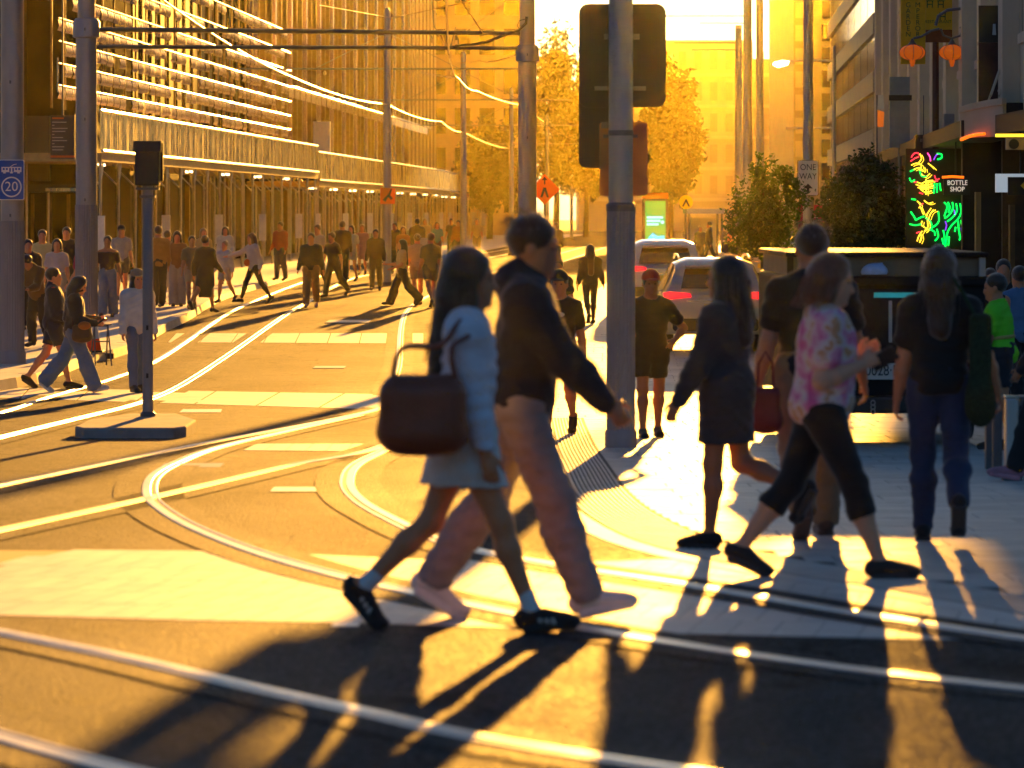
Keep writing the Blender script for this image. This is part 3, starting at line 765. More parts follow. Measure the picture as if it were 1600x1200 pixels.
mb = MB()
for i in range(6):
    if i in (2,3): mb.box(-0.135+i*0.048+0.004, -0.135+i*0.048+0.03, -0.0095, -0.0085, 0.125, 0.185)
    else: mb.box(-0.135+i*0.048, -0.135+i*0.048+0.03, -0.0095, -0.0085, 0.152, 0.185)
mb.build('tram_windows', M_BLUE, s2)
MB().tube([(-0.02,-0.006,0.2),(0.03,-0.006,0.235),(0.08,-0.006,0.245)], 0.005, 5).build('pantograph', mSW, s2)
MB().box(-0.1, 0.1, 0.012, 0.1, -0.03, 0.03).build('bracket', M_STEELD, s2)

# portal arms between the two big poles
for (y0, y1, r) in ((46, 52, 0.045), (73, 75, 0.038)):
    a = Vector(V(150,y0,65.5)); b = Vector(V(812,y1,75))
    ar = MB().tube([a, b], r, 10).build('portal_arm', M_STEELD, smooth=True)
    tag(ar, 'upper horizontal steel arm spanning between the big poles' if y0 == 46 else 'lower horizontal steel arm spanning between the big poles', 'beam', 'portal arms over the tracks')
fit = empty('insulator_bracket', V(700,66,73.3), 0, 'tangle of wire fittings and drooping cable on the portal arms', 'bracket')
D3 = 73.3
def F(u, v, dd=0): q = V(u, v, D3+dd); b0 = V(700,66,D3); return (q[0]-b0[0], q[1]-b0[1], q[2]-b0[2])
for pts in (((675,0),(678,40),(695,72)),((690,52),(697,73)),((712,42),(703,78)),((697,54),(701,86)),((715,55),(716,70)),((674,55),(677,68))):
    MB().tube([F(*q) for q in pts], 0.012, 6).build('fitting_rod', M_STEELD, fit)
for q in ((675,64),(713,66),(697,76),(703,88)):
    MB().cbox(F(*q), (0.05,0.06,0.08)).build('clamp', M_WIRE, fit)
MB().tube([F(702,74),(F(725,72)),F(760,66),F(790,54),F(812,46),F(822,36),F(823,26)], 0.028, 8).build('cable', M_BLACK, fit, smooth=True)
MB().tube([F(812,46),F(808,40),F(812,32),F(820,30)], 0.01, 6).build('cable', M_BLACK, fit)
for (u, v) in ((685,2),(714,0)):
    MB().lathe([(0.02,0),(0.07,0.01),(0.08,0.05),(0.03,0.09)], 12, F(u,v)).build('insulator', mat('brown_insulator', (.1,.05,.03), .3), fit)

POLES = [(605,12,117,'slim steel pole with the orange roadworks diamond on it'),(724,80,150,'slim steel pole just beyond the middle hoarding section'),
         (799,137,195,'slim distant pole behind the big central steel pole'),(855,178,250,'far thin pole right of the big central pole'),(893,204,300,'farthest thin pole between central pole and signal')]
for (u, v, d, lab) in POLES:
    p = empty('catenary_pole', (X(u,d), d, zg(d)), 0, lab, 'pole', 'slim catenary poles down the tracks')
    hgt = Z(v,d)-zg(d); r = 0.125
    MB().lathe([(r,0),(r,hgt*0.62),(r*0.86,hgt*0.63),(r*0.8,hgt-0.1),(r*0.4,hgt)], 16).build('shaft', M_STEEL, p, smooth=True)
    MB().lathe([(r+0.05,0),(r+0.05,0.12)], 16).build('base_plate', M_STEELD, p)
    zz = 5.75 - zg(d)
    MB().tube([(-4.6,0,zz),(4.2,0,zz)], 0.03, 6).build('cross_arm', M_STEELD, p)
    MB().tube([(-2.2,0,zz),(0,0,zz+1.1)], 0.012, 5).build('stay', M_STEELD, p); MB().tube([(2.2,0,zz),(0,0,zz+1.1)], 0.012, 5).build('stay', M_STEELD, p)
    for xx in (-1.9, 1.9):
        MB().lathe([(0.015,0),(0.05,0.03),(0.05,0.1),(0.015,0.14)], 8, (xx,0,zz-0.2)).build('insulator', M_WIRE, p)
def wire(name, lab, pts, r=0.017, sag=0.0):
    P = [Vector(p) for p in pts]; out = []
    for i in range(len(P)-1):
        for k in range(8):
            t = k/8; q = P[i].lerp(P[i+1], t); q.z -= sag*4*t*(1-t); out.append(q)
    out.append(P[-1])
    return tag(MB().tube(out, r, 6).build(name, M_WIRE, smooth=True), lab, 'wire', 'overhead tram wires')
wire('contact_wire', 'golden overhead wire above the footpath-side track', [V(230,-18,60), V(460,122,90), V(605,163,117), V(690,190,135), V(724,206,150), V(795,232,195)], sag=0.12)
wire('contact_wire', 'golden overhead wire dropping past the portal fittings', [V(696,-20,60), V(702,90,75), V(716,122,100), V(745,142,117), V(826,165,150), V(850,190,195)], sag=0.1)
wire('span_wire', 'thin diagonal span wire crossing above the slim pole', [V(500,8,90), V(612,28,100), V(745,0,90)], 0.010)
wire('span_wire', 'thin slanting wire falling to the portal arm end', [V(716,-5,72), V(755,52,73), V(790,58,74.5)], 0.010)
wire('span_wire', 'thin wire rising from portal arm towards the top', [V(728,48,73), V(790,4,73)], 0.009)
wire('span_wire', 'kinked feeder wire beside the big central pole', [V(712,98,74), V(750,94,74), V(762,97,74), V(812,84,75)], 0.011, 0.02)
wire('span_wire', 'feeder wire from the far bracket to the second slim pole', [V(658,114,110), V(710,122,115)], 0.014)

RP = [(1263,-60,88,0.125,'steel pole carrying the ONE WAY sign between the two street trees'),(1187,-80,115,0.125,'steel pole rising out of the left street tree'),
      (1168,-60,103,0.13,'steel pole beside a shorter lamp-topped pole'),(1154,45,131,0.13,'steel pole with golden fitting on top and two arms')]
for (u, v, d, r, lab) in RP:
    p = empty('street_pole', (X(u,d), d, zg(d)), 0, lab, 'pole', 'steel poles along the plaza side')
    hgt = Z(v,d)-zg(d)
    MB().lathe([(r,0),(r,hgt*0.5),(r*0.92,hgt*0.51),(r*0.88,hgt)], 18).build('shaft', M_STEEL, p, smooth=True)
    MB().lathe([(r+0.05,0),(r+0.05,0.12)], 16).build('base_plate', M_STEELD, p)
    if u == 1154:
        for (vv, ll) in ((67,2.2),(78,1.6)):
            zz = Z(vv,d)-zg(d); MB().tube([(-ll,0,zz),(0,0,zz)], 0.022, 6).build('arm', M_STEELD, p)
        MB().cbox((0,0,hgt+0.06), (0.22,0.2,0.14)).build('cap_fitting', M_NICKEL, p)
    if u == 1168:
        for (vv, ll) in ((25,2.2),(36,1.3)):
            zz = Z(vv,d)-zg(d); MB().tube([(-ll,0,zz),(0,0,zz)], 0.022, 6).build('arm', M_STEELD, p)
D0 = 87.8
ow = empty('one_way_sign', V(1262.5,278,D0), 0, 'white ONE WAY sign with a small arrow on the steel pole', 'sign')
w, h = 33/FP*D0, 56/FP*D0
MB().slab_xz(rrect(w, h, 0.03), 0, 0.012).build('border', M_BLACK, ow)
MB().slab_xz(rrect(w-0.03, h-0.03, 0.025), -0.004, 0).build('panel', mat('sign_offwhite', (.72,.70,.66), .45), ow)
text('lettering', 'ONE', 0.2, (0,-0.006,0.24), M_BLACK, ow, depth=0.002, sx=0.88); text('lettering', 'WAY', 0.2, (0,-0.006,0.03), M_BLACK, ow, depth=0.002, sx=0.86)
MB().slab_xz([(-0.03,-0.33),(0.03,-0.33),(0.03,-0.24),(0.11,-0.24),(0,-0.13),(-0.11,-0.24),(-0.03,-0.24)], -0.007, -0.004).build('arrow', M_BLACK, ow)
MB().box(-0.1, 0.1, 0.012, 0.08, -0.03, 0.03).build('bracket', M_STEELD, ow)

# street light with two arms
d = 96.0
lp = empty('street_light', (X(1303,d), d, zg(d)), 0, 'thin street light with a glowing lamp on a long arm', 'street lamp')
MB().lathe([(0.06,0),(0.05,Z(72,d)-zg(d))], 12).build('post', M_STEEL, lp, smooth=True)
for vv, u0 in ((95,1232),(200,1228)):
    zz = Z(vv,d)-zg(d); MB().tube([(X(u0,d)-X(1303,d),0,zz),(0,0,zz)], 0.03, 8).build('arm', M_STEEL, lp)
zz = Z(99,d)-zg(d)
MB().slab_xz([(x*0.18+X(1222,d)-X(1303,d), zz+z_*0.07) for (x,z_) in ((-1.3,-.6),(-.5,-1.6),(.8,-.6),(1,.8),(0,1.2),(-1.2,.4))], -0.09, 0.09).build('lamp_head', mat('glow_lamp', (1,.7,.3), .4, emit=(1,0.5,0.12), estr=8), lp)

# the big signal pole in the middle
d = 35.6; sx_ = X(970,d); p_ = FP/d
sp = empty('signal_pole', (sx_, d, zg(d)), 0, 'fluted grey signal pole standing on the plaza corner', 'pole')
zt = Z(330,d)-zg(d)
MB().lathe([(0.15,0),(0.15,0.14),(0.14,0.17)], 28).build('base_ring', M_SLEEVE, sp, smooth=True)
fluted(0.134, 0.17, zt, 24).build('fluted_sleeve', M_SLEEVE, sp)
MB().lathe([(0.138,zt),(0.138,zt+0.06),(0.115,zt+0.08)], 28).build('collar', M_STEELD, sp, smooth=True)
MB().lathe([(0.112,zt+0.06),(0.112,zt+4.5)], 28).build('shaft', M_STEEL, sp, smooth=True)
MB().lathe([(0.115,Z(212,d)-zg(d)),(0.118,Z(212,d)-zg(d)+0.03),(0.115,Z(212,d)-zg(d)+0.05)], 24).build('band', M_STEELD, sp, smooth=True)
zb = zg(d)
def sig(u0, u1, v0, v1, yo, r, name, m, dp=0.02):
    cx = (X(u0,d)+X(u1,d))/2 - sx_; cz = (Z(v0,d)+Z(v1,d))/2 - zb
    return MB().slab_xz(rrect(X(u1,d)-X(u0,d), Z(v0,d)-Z(v1,d), r, cx=cx, cz=cz), yo, yo+dp).build(name, m, None)
h1 = empty('traffic_signal', (sx_, d, zb), 0, 'large black signal head with rounded backboard behind the fluted pole', 'traffic light')
for o in (sig(905,1042,4,167,0.2,0.09,'backboard',M_BLACK),): o.parent = h1
for (u) in (928, 1018):
    for v in (40, 85, 130):
        cx = X(u,d)-sx_; cz = Z(v,d)-zb
        MB().box(cx-0.085, cx+0.085, 0.22, 0.42, cz-0.13, cz+0.13).build('lamp_housing', M_BLACK, h1, bevel=0.02)
        mb = MB(); mb.tube([(cx, 0.42, cz), (cx, 0.66, cz-0.02)], [0.1, 0.11], 14, cap=False); mb.build('visor', M_BLACK, h1)
MB().box(X(945,d)-sx_, X(1000,d)-sx_, 0.13, 0.19, Z(60,d)-zb, Z(52,d)-zb).build('bracket', M_STEELD, h1)
MB().box(X(930,d)-sx_, X(1010,d)-sx_, 0.13, 0.19, Z(140,d)-zb, Z(134,d)-zb).build('bracket', M_STEELD, h1)
h2 = empty('traffic_signal', (sx_, d, zb), 0, 'narrow black lower signal head hanging below the large one', 'traffic light')
sig(905,952,120,262,0.26,0.07,'backboard',M_BLACK).parent = h2
for v in (150, 190, 230):
    cx = X(928,d)-sx_; cz = Z(v,d)-zb
    MB().box(cx-0.085, cx+0.085, 0.28, 0.45, cz-0.11, cz+0.11).build('lamp_housing', M_BLACK, h2, bevel=0.02)
MB().box(X(940,d)-sx_, X(965,d)-sx_, 0.1, 0.25, Z(200,d)-zb, Z(190,d)-zb).build('bracket', M_STEELD, h2)
h3 = empty('sign_plate', (sx_, d, zb), 0, 'plain orange sign plate seen from behind on the signal pole', 'sign')
sig(937,1013,190,306,0.14,0.035,'plate',mat('orange_backlit_plate',(0.30,0.17,0.09),0.5,transl=0.25), 0.006).parent = h3
MB().box(-0.16, 0.16, 0.1, 0.138, Z(215,d)-zb, Z(210,d)-zb).build('clamp', M_STEELD, h3)

# small signal on its octagonal island
d = 40.0; x0 = X(231, d)
ped = empty('pedestal_signal', (x0, d, zg(d)), 0, 'small black-headed signal post on an octagonal concrete base', 'traffic light')
hw = 166/2/FP*d; cc = 0.3
MB().prism([(-hw+0.1,-2.1),(hw-0.1,-2.1),(hw,-1.8),(hw,-0.6),(hw-0.3,0.6),(-hw+0.3,0.6),(-hw,-0.6),(-hw,-1.8)], -0.05, 0.15).build('base', mat('island_concrete', (0.32,0.31,0.31), 0.85, spec=0.03, var=0.25, vscale=3), ped, bevel=0.02)
hp = Z(290,d)-zg(d)
MB().lathe([(0.056,0.15),(0.056,hp+0.05)], 20).build('post', M_SLEEVE, ped, smooth=True)
MB().lathe([(0.08,0.15),(0.08,0.18),(0.06,0.2)], 20).build('post_flange', M_STEELD, ped, smooth=True)
ht = Z(224,d)-zg(d); wd = 44/FP*d/2
mb = MB(); mb.slab_yz([(-0.10,hp),(0.10,hp),(0.10,ht-0.02),(0.06,ht),(-0.05,ht),(-0.10,ht-0.05)], -wd+0.02, wd-0.02); mb.build('head', M_BLACK, ped, bevel=0.015)
mb = MB(); mb.slab_yz([(-0.12,ht-0.09),(-0.10,ht-0.09),(-0.05,ht+0.005),(0.12,ht+0.01),(0.12,hp+0.05),(0.2,hp+0.05),(0.2,ht+0.03),(-0.06,ht+0.025)], -wd, wd); mb.build('hood', M_BLACKM, ped)
MB().box(-0.12, 0.12, -0.06, 0.06, hp-0.045, hp-0.02).build('mount_plate', M_STEELD, ped)
MB().box(-0.08, 0.08, -0.065, 0.065, hp-0.13, hp-0.1).build('clamp', M_STEELD, ped)
for z in (0.55, 1.05): MB().box(-0.012, 0.012, -0.064, -0.05, z, z+0.05).build('sticker', M_BLACK, ped)

# roadworks diamonds
def diamond(u, v, d, s, lab, sym, post=True, rotc=0):
    e = empty('roadwork_sign', V(u, v, d), 0, lab, 'sign', 'orange roadworks diamonds')
    MB().slab_xz([(0,-s),(s,0),(0,s),(-s,0)], 0, 0.015).build('plate', M_ORANGE, e)
    if sym == 'arrow':
        MB().slab_xz([(-0.02,0.14),(0.02,0.14),(0.02,0.26),(0.08,0.26),(0,0.36),(-0.08,0.26),(-0.02,0.26)], -0.006, -0.002).build('arrow', M_BLACK, e)
        MB().slab_xz([(-0.12,-0.22),(-0.04,0.05),(0.04,0.05),(0.12,-0.22),(0.06,-0.22),(0,-0.05),(-0.06,-0.22)], -0.006, -0.002).build('walking_legs', M_BLACK, e)
    else:
        MB().slab_xz([(-0.15,-0.14),(0.02,0.03),(0.1,0.2),(0.14,0.18),(0.08,0.0),(0.17,-0.1),(0.1,-0.14),(0.02,-0.06),(-0.06,-0.2)], -0.006, -0.002).build('worker_symbol', M_BLACK, e)
    if post: MB().tube([(0,0.04,-s*0.2),(0,0.04,zg(d)-Z(v,d))], 0.03, 8).build('post', M_STEELD, e)
    return e
diamond(851, 296, 107, 0.43, 'orange diamond sign with arrow and pedestrian symbol on its own post', 'arrow')
e_ = empty('roadwork_sign', V(605.5, 305, 116.7), 0, 'square orange roadworks sign fixed to the slim pole', 'sign', 'orange roadworks diamonds')
MB().slab_xz([(-.22,-.26),(.22,-.26),(.24,.2),(-.22,.24)], 0, 0.015).build('plate', M_ORANGE, e_)
MB().slab_xz([(-0.15,-0.14),(0.02,0.03),(0.1,0.2),(0.14,0.18),(0.08,0.0),(0.17,-0.1),(0.1,-0.14),(0.02,-0.06),(-0.06,-0.2)], -0.006, -0.002).build('worker_symbol', M_BLACK, e_)
MB().box(-0.1,0.1,0.015,0.18,-0.02,0.02).build('bracket', M_STEELD, e_)

# advertising kiosk, pedestrian sign and bus shelter
d = 178.0
ak = empty('advertising_kiosk', (X(1024,d), d, zg(d)), 0, 'tall advertising kiosk with a lit green and blue screen', 'kiosk')
kw, kh = 40/FP*d, Z(310,d)-zg(d)
MB().slab_xz(rrect(kw, kh, 0.08, cz=kh/2), 0, 0.25).build('cabinet', M_BLACKM, ak)
MB().box(-kw/2, kw/2, 0.02, 0.2, kh, kh+0.25).build('orange_header', M_ORANGE, ak)
M_SCR = mat('green_screen', (0.05,.3,.08), .3, emit=(0.03,0.40,0.05), estr=0.22)
M_SCB = mat('cyan_screen', (0.05,.3,.5), .3, emit=(0.02,0.45,0.75), estr=0.4)
M_SCW = mat('cyan_text_screen', (0.3,.6,.6), .3, emit=(0.1,0.8,0.8), estr=0.45)
MB().box(-0.47, 0.47, -0.02, 0.0, 0.25, kh-0.12).build('screen', M_SCR, ak)
mb = MB(); mb.slab_xz([(-0.36,1.0),(-0.1,0.78),(0.42,0.72),(0.42,1.14),(0.1,1.1),(-0.12,1.28)], -0.026, -0.02); mb.build('blue_vehicle_picture', M_SCB, ak)
MB().slab_xz([(0.02+0.13*math.cos(a*math.pi/8), 0.75+0.13*math.sin(a*math.pi/8)) for a in range(16)], -0.03, -0.027).build('picture_wheel', mat('olive_screen',(.05,.15,.05),.4), ak)
for i in range(3): MB().box(-0.4, 0.35-0.12*i if i < 2 else 0.15, -0.026, -0.02, 1.92-i*0.16, 2.02-i*0.16).build('text_line', M_SCW, ak)
MB().slab_xz([(0.33+0.08*math.cos(a*math.pi/8), 1.75+0.08*math.sin(a*math.pi/8)) for a in range(16)], -0.026, -0.02).build('round_badge', M_SCW, ak)
d = 150.0
pc = empty('pedestrian_sign', V(1072,316,d), 0, 'round yellow pedestrian crossing sign above the bright shelter roof', 'sign')
MB().slab_xz([(0.27*math.cos(a*math.pi/12), 0.27*math.sin(a*math.pi/12)) for a in range(24)], 0, 0.015).build('disc', mat('fluoro_yellow', (.75,.62,.03), .5, transl=.3), pc)
MB().slab_xz([(-0.16,-0.17),(-0.03,0.12),(0.03,0.12),(0.16,-0.17),(0.09,-0.17),(0,0.0),(-0.09,-0.17)], -0.006, -0.002).build('walking_legs', M_BLACK, pc)
MB().tube([(0,0.03,0),(0,0.03,zg(d)-Z(316,d))], 0.03, 8).build('post', M_STEELD, pc)
d = 165.0
bs = empty('bus_shelter', (X(1100,d), d, zg(d)), 0, 'bus shelter with a flat roof blazing in the sun', 'shelter')
MB().box(-0.75, 0.85, -0.6, 3.5, Z(334,d)-zg(d), Z(326,d)-zg(d)).build('roof', mat('polished_roof', (.75,.72,.68), .25, .9), bs)
for (x, y) in ((-0.65,-0.4),(0.75,-0.4),(-0.65,3.2),(0.75,3.2)):
    MB().tube([(x,y,0),(x,y,Z(334,d)-zg(d))], 0.05, 8).build('post', M_STEELD, bs)
MB().box(-0.6, 0.8, 3.25, 3.3, 0.3, 2.0).build('rear_pane', M_PALE, bs)

# ------------------------------------------------------------------ banners, lanterns, neon
d = 76.0
M_BAN = mat('yellow_banner', (0.72,0.5,0.03), 0.55, transl=0.3, var=.12, vscale=3); M_GRN = mat('dark_green_letter', (0.015,0.12,0.02), 0.6)
b1 = empty('vertical_banner', V(1427,30,d), 0, 'yellow vertical banner reading GARDEN in green letters above a lantern', 'banner', 'yellow restaurant banners')
MB().box(X(1408,d)-X(1427,d), X(1446,d)-X(1427,d), 0, 0.12, Z(100,d)-Z(30,d), Z(-80,d)-Z(30,d)).build('panel', M_BAN, b1)
for (txt, u) in (('GARDEN', 1419), ('MPEROR', 1434)):
    for i, ch in enumerate(txt):
        v = 8 + i*9.2
        text('letter', ch, 0.14, (X(u,d)-X(1427,d), -0.008, Z(v,d)-Z(30,d)), M_GRN, b1, depth=0.003)
b2 = empty('square_banner', V(1466,20,d), 0, 'yellow square banner with green lettering reading RESTAURANT and reddish foot', 'banner', 'yellow restaurant banners')
MB().box(X(1447,d)-X(1466,d), X(1488,d)-X(1466,d), 0.02, 0.14, Z(46,d)-Z(20,d), Z(-80,d)-Z(20,d)).build('panel', M_BAN, b2)
MB().box(X(1447,d)-X(1466,d), X(1488,d)-X(1466,d), 0.02, 0.14, Z(66,d)-Z(20,d), Z(46.4,d)-Z(20,d)).build('foot_panel', mat('red_brown_panel', (.2,.06,.01), .6, var=.2), b2)
text('lettering', 'RESTAURANT', 0.085, (0,0.012,Z(34,d)-Z(20,d)), M_GRN, b2, depth=0.003)
for (u, v) in ((1453,6),(1470,6),(1473,25)):
    mb = MB(); cx, cz = X(u,d)-X(1466,d), Z(v,d)-Z(20,d)
    mb.box(cx-0.07,cx+0.07,0.008,0.02,cz+0.05,cz+0.07).box(cx-0.06,cx-0.04,0.008,0.02,cz-0.08,cz+0.05).box(cx+0.04,cx+0.06,0.008,0.02,cz-0.08,cz+0.05).box(cx-0.04,cx+0.04,0.008,0.02,cz-0.02,cz)
    mb.build('character_strokes', M_GRN, b2)
d = 72.0
ls = empty('lantern_post', (X(1462,d), d, zg(d)), 0, 'dark maroon post with curled arms holding two lanterns', 'lamp post')
MB().lathe([(0.08,0),(0.06,Z(66,d)-zg(d))], 12).build('post', mat('maroon_paint', (.06,.018,.015), .45), ls, smooth=True)
def Q(u, v): return (X(u,d)-X(1462,d), 0, Z(v,d)-zg(d))
MB().tube([Q(1462,40),Q(1466,25),Q(1480,16),Q(1505,13),Q(1540,16),Q(1565,22),Q(1576,32),Q(1578,48)], 0.03, 8).build('arch_arm', M_STEELD, ls, smooth=True)
MB().tube([Q(1470,45),Q(1474,55),Q(1486,60),Q(1500,56),Q(1505,46),Q(1500,42)], 0.02, 8).build('curl', M_STEELD, ls, smooth=True)
MB().tube([Q(1427,60),Q(1440,57),Q(1455,48),Q(1468,45)], 0.022, 8).build('curl', M_STEELD, ls, smooth=True)
M_LAN = mat('lantern_silk', (0.6,0.13,0.015), 0.5, emit=(1,0.22,0.015), estr=0.08, transl=.3)
for u, lab in ((1425.5,'orange oval lantern hanging below the GARDEN banner'),(1487.5,'orange oval lantern hanging from the curled arm beside the cream wall')):
    q = V(u, 82, d); la = empty('lantern', q, 0, lab, 'lantern', 'pair of orange oval lanterns')
    R = 20/FP*d
    prof = [(R*math.cos(a)+0.003, R*0.62*math.sin(a)) for a in np.linspace(-1.35, 1.35, 13)]
    MB().lathe(prof, 24).build('shade', M_LAN, la, smooth=True)
    for k in range(8):
        a = 2*math.pi*k/8
        MB().tube([((r+0.006)*math.cos(a),(r+0.006)*math.sin(a),z) for r,z in prof], 0.006, 4).build('rib', M_STEELD, la)
    MB().lathe([(0.09,R*0.6),(0.05,R*0.6+0.05),(0.015,R*0.6+0.12)], 12).build('cap', M_STEELD, la)
    MB().lathe([(0.03,-R*0.6-0.12),(0.06,-R*0.6)], 10).build('tassel', M_LAN, la)
# neon: coloured tubes on a dark board
d = 71.0
ne_ = empty('neon_sign', V(1462,310,d), 0, 'tall neon sign of twisting green, yellow and red tubes', 'neon sign')
NC = {'g': (0.0,1.0,0.08), 'y': (1.0,0.62,0.03), 'r': (1.0,0.03,0.05), 'p': (0.25,0.03,0.9), 'm': (1.0,0.05,0.3)}
NM = {k: mat('neon_'+k, v, .4, emit=v, estr=0.6 if k != 'p' else 0.35) for k, v in NC.items()}
B0 = V(1462,310,d)
def NQ(u, v): q = V(u, v, d); return (q[0]-B0[0], random.uniform(-.02,.02), q[2]-B0[2])
MB().box(NQ(1416,0)[0], NQ(1508,0)[0], 0.08, 0.12, NQ(0,400)[2], NQ(0,232)[2]).build('backing_board', M_DKSH, ne_)
MB().box(NQ(1455,0)[0], NQ(1470,0)[0], 0.1, 0.3, NQ(0,560)[2], NQ(0,235)[2]).build('mast', M_DKSH, ne_)
def neon(c, pts, r=0.011):
    P = catmull([np.array((u, v)) for u, v in pts], 4.0)
    MB().tube([NQ(*p) for p in P], r, 6).build('tube', NM[c], ne_, smooth=True)
for c, pts in [('r',[(1424,246),(1428,240),(1434,239),(1437,243)]),('r',[(1423,252),(1430,247),(1436,245)]),('y',[(1437,240),(1440,248),(1434,256)]),('m',[(1449,239),(1453,245),(1454,252)]),
   ('p',[(1459,250),(1463,242),(1469,240)]),('g',[(1464,240),(1471,241),(1471,247),(1465,249)]),('y',[(1424,258),(1432,255),(1440,258),(1437,266)]),('y',[(1428,265),(1436,262),(1442,268)]),
   ('y',[(1450,255),(1456,260),(1460,264)]),('g',[(1422,268),(1430,264)]),('g',[(1437,266),(1440,275),(1448,276)]),('y',[(1440,272),(1446,277),(1453,271)]),('y',[(1445,262),(1446,268)]),
   ('g',[(1421,278),(1424,284),(1429,281)]),('r',[(1428,285),(1433,284)]),('y',[(1432,284),(1440,287),(1447,283),(1458,282)]),('y',[(1431,288),(1441,291),(1457,287)]),('y',[(1434,293),(1444,294),(1458,291)]),
   ('y',[(1447,280),(1447,304)]),('y',[(1438,295),(1446,301),(1456,298)]),('r',[(1460,274),(1463,281),(1468,279)]),('r',[(1459,283),(1465,283)]),('g',[(1460,286),(1459,302)]),('g',[(1464,287),(1464,301)]),('g',[(1468,286),(1470,298)]),
   ('r',[(1436,301),(1442,303)]),('g',[(1424,311),(1431,312)]),('y',[(1433,314),(1438,320),(1436,325)]),('y',[(1444,313),(1450,318),(1458,316)]),('r',[(1437,322),(1442,318)]),('y',[(1438,323),(1443,335)]),('y',[(1455,325),(1449,334),(1447,342)]),
   ('y',[(1462,328),(1455,332),(1451,342)]),('g',[(1423,331),(1428,338),(1431,344)]),('g',[(1431,344),(1438,340),(1444,338)]),('g',[(1421,350),(1430,352),(1440,350)]),('g',[(1446,340),(1453,345),(1456,352)]),
   ('g',[(1466,330),(1467,345),(1462,352),(1452,358)]),('y',[(1441,345),(1440,352),(1447,357),(1444,362)]),('y',[(1449,344),(1450,354),(1446,361)]),('g',[(1452,358),(1460,362),(1461,368)]),('g',[(1464,358),(1466,370),(1461,376)]),
   ('y',[(1441,361),(1436,368),(1433,377)]),('y',[(1438,364),(1440,372),(1437,379)]),('r',[(1432,364),(1438,362)]),
   ('g',[(1475,316),(1480,322),(1478,330),(1475,338)]),('g',[(1481,316),(1484,324),(1482,332)]),('g',[(1488,316),(1489,326),(1483,336),(1476,341)]),('g',[(1494,318),(1495,330),(1488,340),(1480,346)]),('g',[(1500,318),(1502,330),(1497,342),(1487,352),(1481,362),(1479,374)]),
   ('g',[(1476,386),(1479,374)]),('g',[(1497,345),(1498,358),(1500,370),(1499,375)]),('g',[(1502,344),(1503,352)]),('g',[(1474,360),(1476,372),(1478,386)]),('p',[(1477,346),(1479,352),(1477,360)]),('p',[(1491,328),(1492,336)]),('p',[(1502,356),(1503,362)]),('g',[(1472,372),(1474,382)]),('g',[(1483,370),(1482,384)]),('g',[(1493,355),(1492,362)])]:
    neon(c, pts, 0.012 if c != 'g' else 0.015)
    if c == 'y': neon(c, [(u+3.4, v+2) for u, v in pts], 0.006)

# shop clutter on the cream wall: projecting sign boxes and an air-conditioning unit
d = 74.0
cu = empty('air_conditioner', V(1482,194,d), 0, 'grey air conditioning unit on a bracket below the lantern', 'air conditioner')
MB().cbox((0,0,0), (0.2,0.3,0.4)).build('casing', mat('ac_grey', (.25,.26,.27), .5), cu, bevel=0.01)
MB().box(-0.2, 0.5, -0.15, 0.2, -0.24, -0.2).build('bracket', M_STEELD, cu)
pw = empty('hanging_light_box', V(1443,222,d), 0, 'black box light hanging beside the maroon post', 'light box')
MB().cbox((0,0,0), (0.35,0.3,0.28)).build('casing', M_BLACK, pw, bevel=0.01); MB().cbox((0.02,-0.16,0.03), (0.2,0.02,0.06)).build('grille', M_STEELD, pw)
MB().tube([(0,0,0.14),(0,0,0.9)], 0.012, 6).build('rod', M_STEELD, pw)
d = 84.0
bl = empty('pale_glass_sign', V(1406,170,d), 0, 'pale blue grey sign board behind the tree top', 'sign')
MB().box(-0.22, 0.22, 0, 0.1, -0.85, 0.7).build('board', mat('pale_blue_board', (.22,.25,.3), .5, var=.15, vscale=3), bl); MB().box(-0.24, 0.26, -0.02, 0.0, 0.18, 0.3).build('dark_stripe', M_BLACK, bl)
MB().tube([(0,0.05,-0.85),(0,0.05,zg(d)-Z(170,d))], 0.04, 8).build('post', M_STEELD, bl)
os_ = empty('orange_flag_sign', V(1375,185,d+6), 0, 'orange and white flag sign at the corner of the tan office', 'sign')
MB().slab_xz([(-0.06,-0.2),(0.08,-0.2),(0.1,0.15),(-0.06,0.2)], 0, 0.03).build('orange_flag', mat('glowing_orange_cloth', (.7,.16,.02), .6, emit=(1,.2,.02), estr=.1), os_)  # faint emission lifts the flag's brightness; the cloth is no lamp
MB().slab_xz([(-0.06,0.21),(0.1,0.21),(0.08,0.55),(-0.04,0.55)], 0, 0.03).build('white_flag', M_WHITE, os_)
MB().tube([(-0.07,0.02,0.55),(-0.07,0.02,zg(d+6)-Z(185,d+6))], 0.02, 6).build('pole', M_STEELD, os_)
d = 62.5
bm_ = empty('dark_banner_sign', V(1560,95,d), 0, 'dark red and black vertical sign on the cream wall at upper right', 'sign')
MB().box(-0.32, 0.3, 0, 0.08, -1.0, 0.3).build('red_panel', mat('dark_red_board', (.045,.012,.014), .5, var=.4, vscale=6), bm_); MB().box(-0.32, 0.3, -0.01, 0.07, 0.304, 0.9).build('black_panel', M_BLACK, bm_)
mb = MB(); mb.slab_xz([(-0.1,0.42),(-0.04,0.42),(-0.05,0.6),(-0.09,0.6)], -0.02,-0.012); mb.build('cup_print', mat('pale_print', (.4,.5,.55), .5), bm_)
MB().box(0.02, 0.22, -0.02, -0.012, 0.5, 0.58).build('bowl_print', mat('pale_print', (.4,.5,.55), .5), bm_)
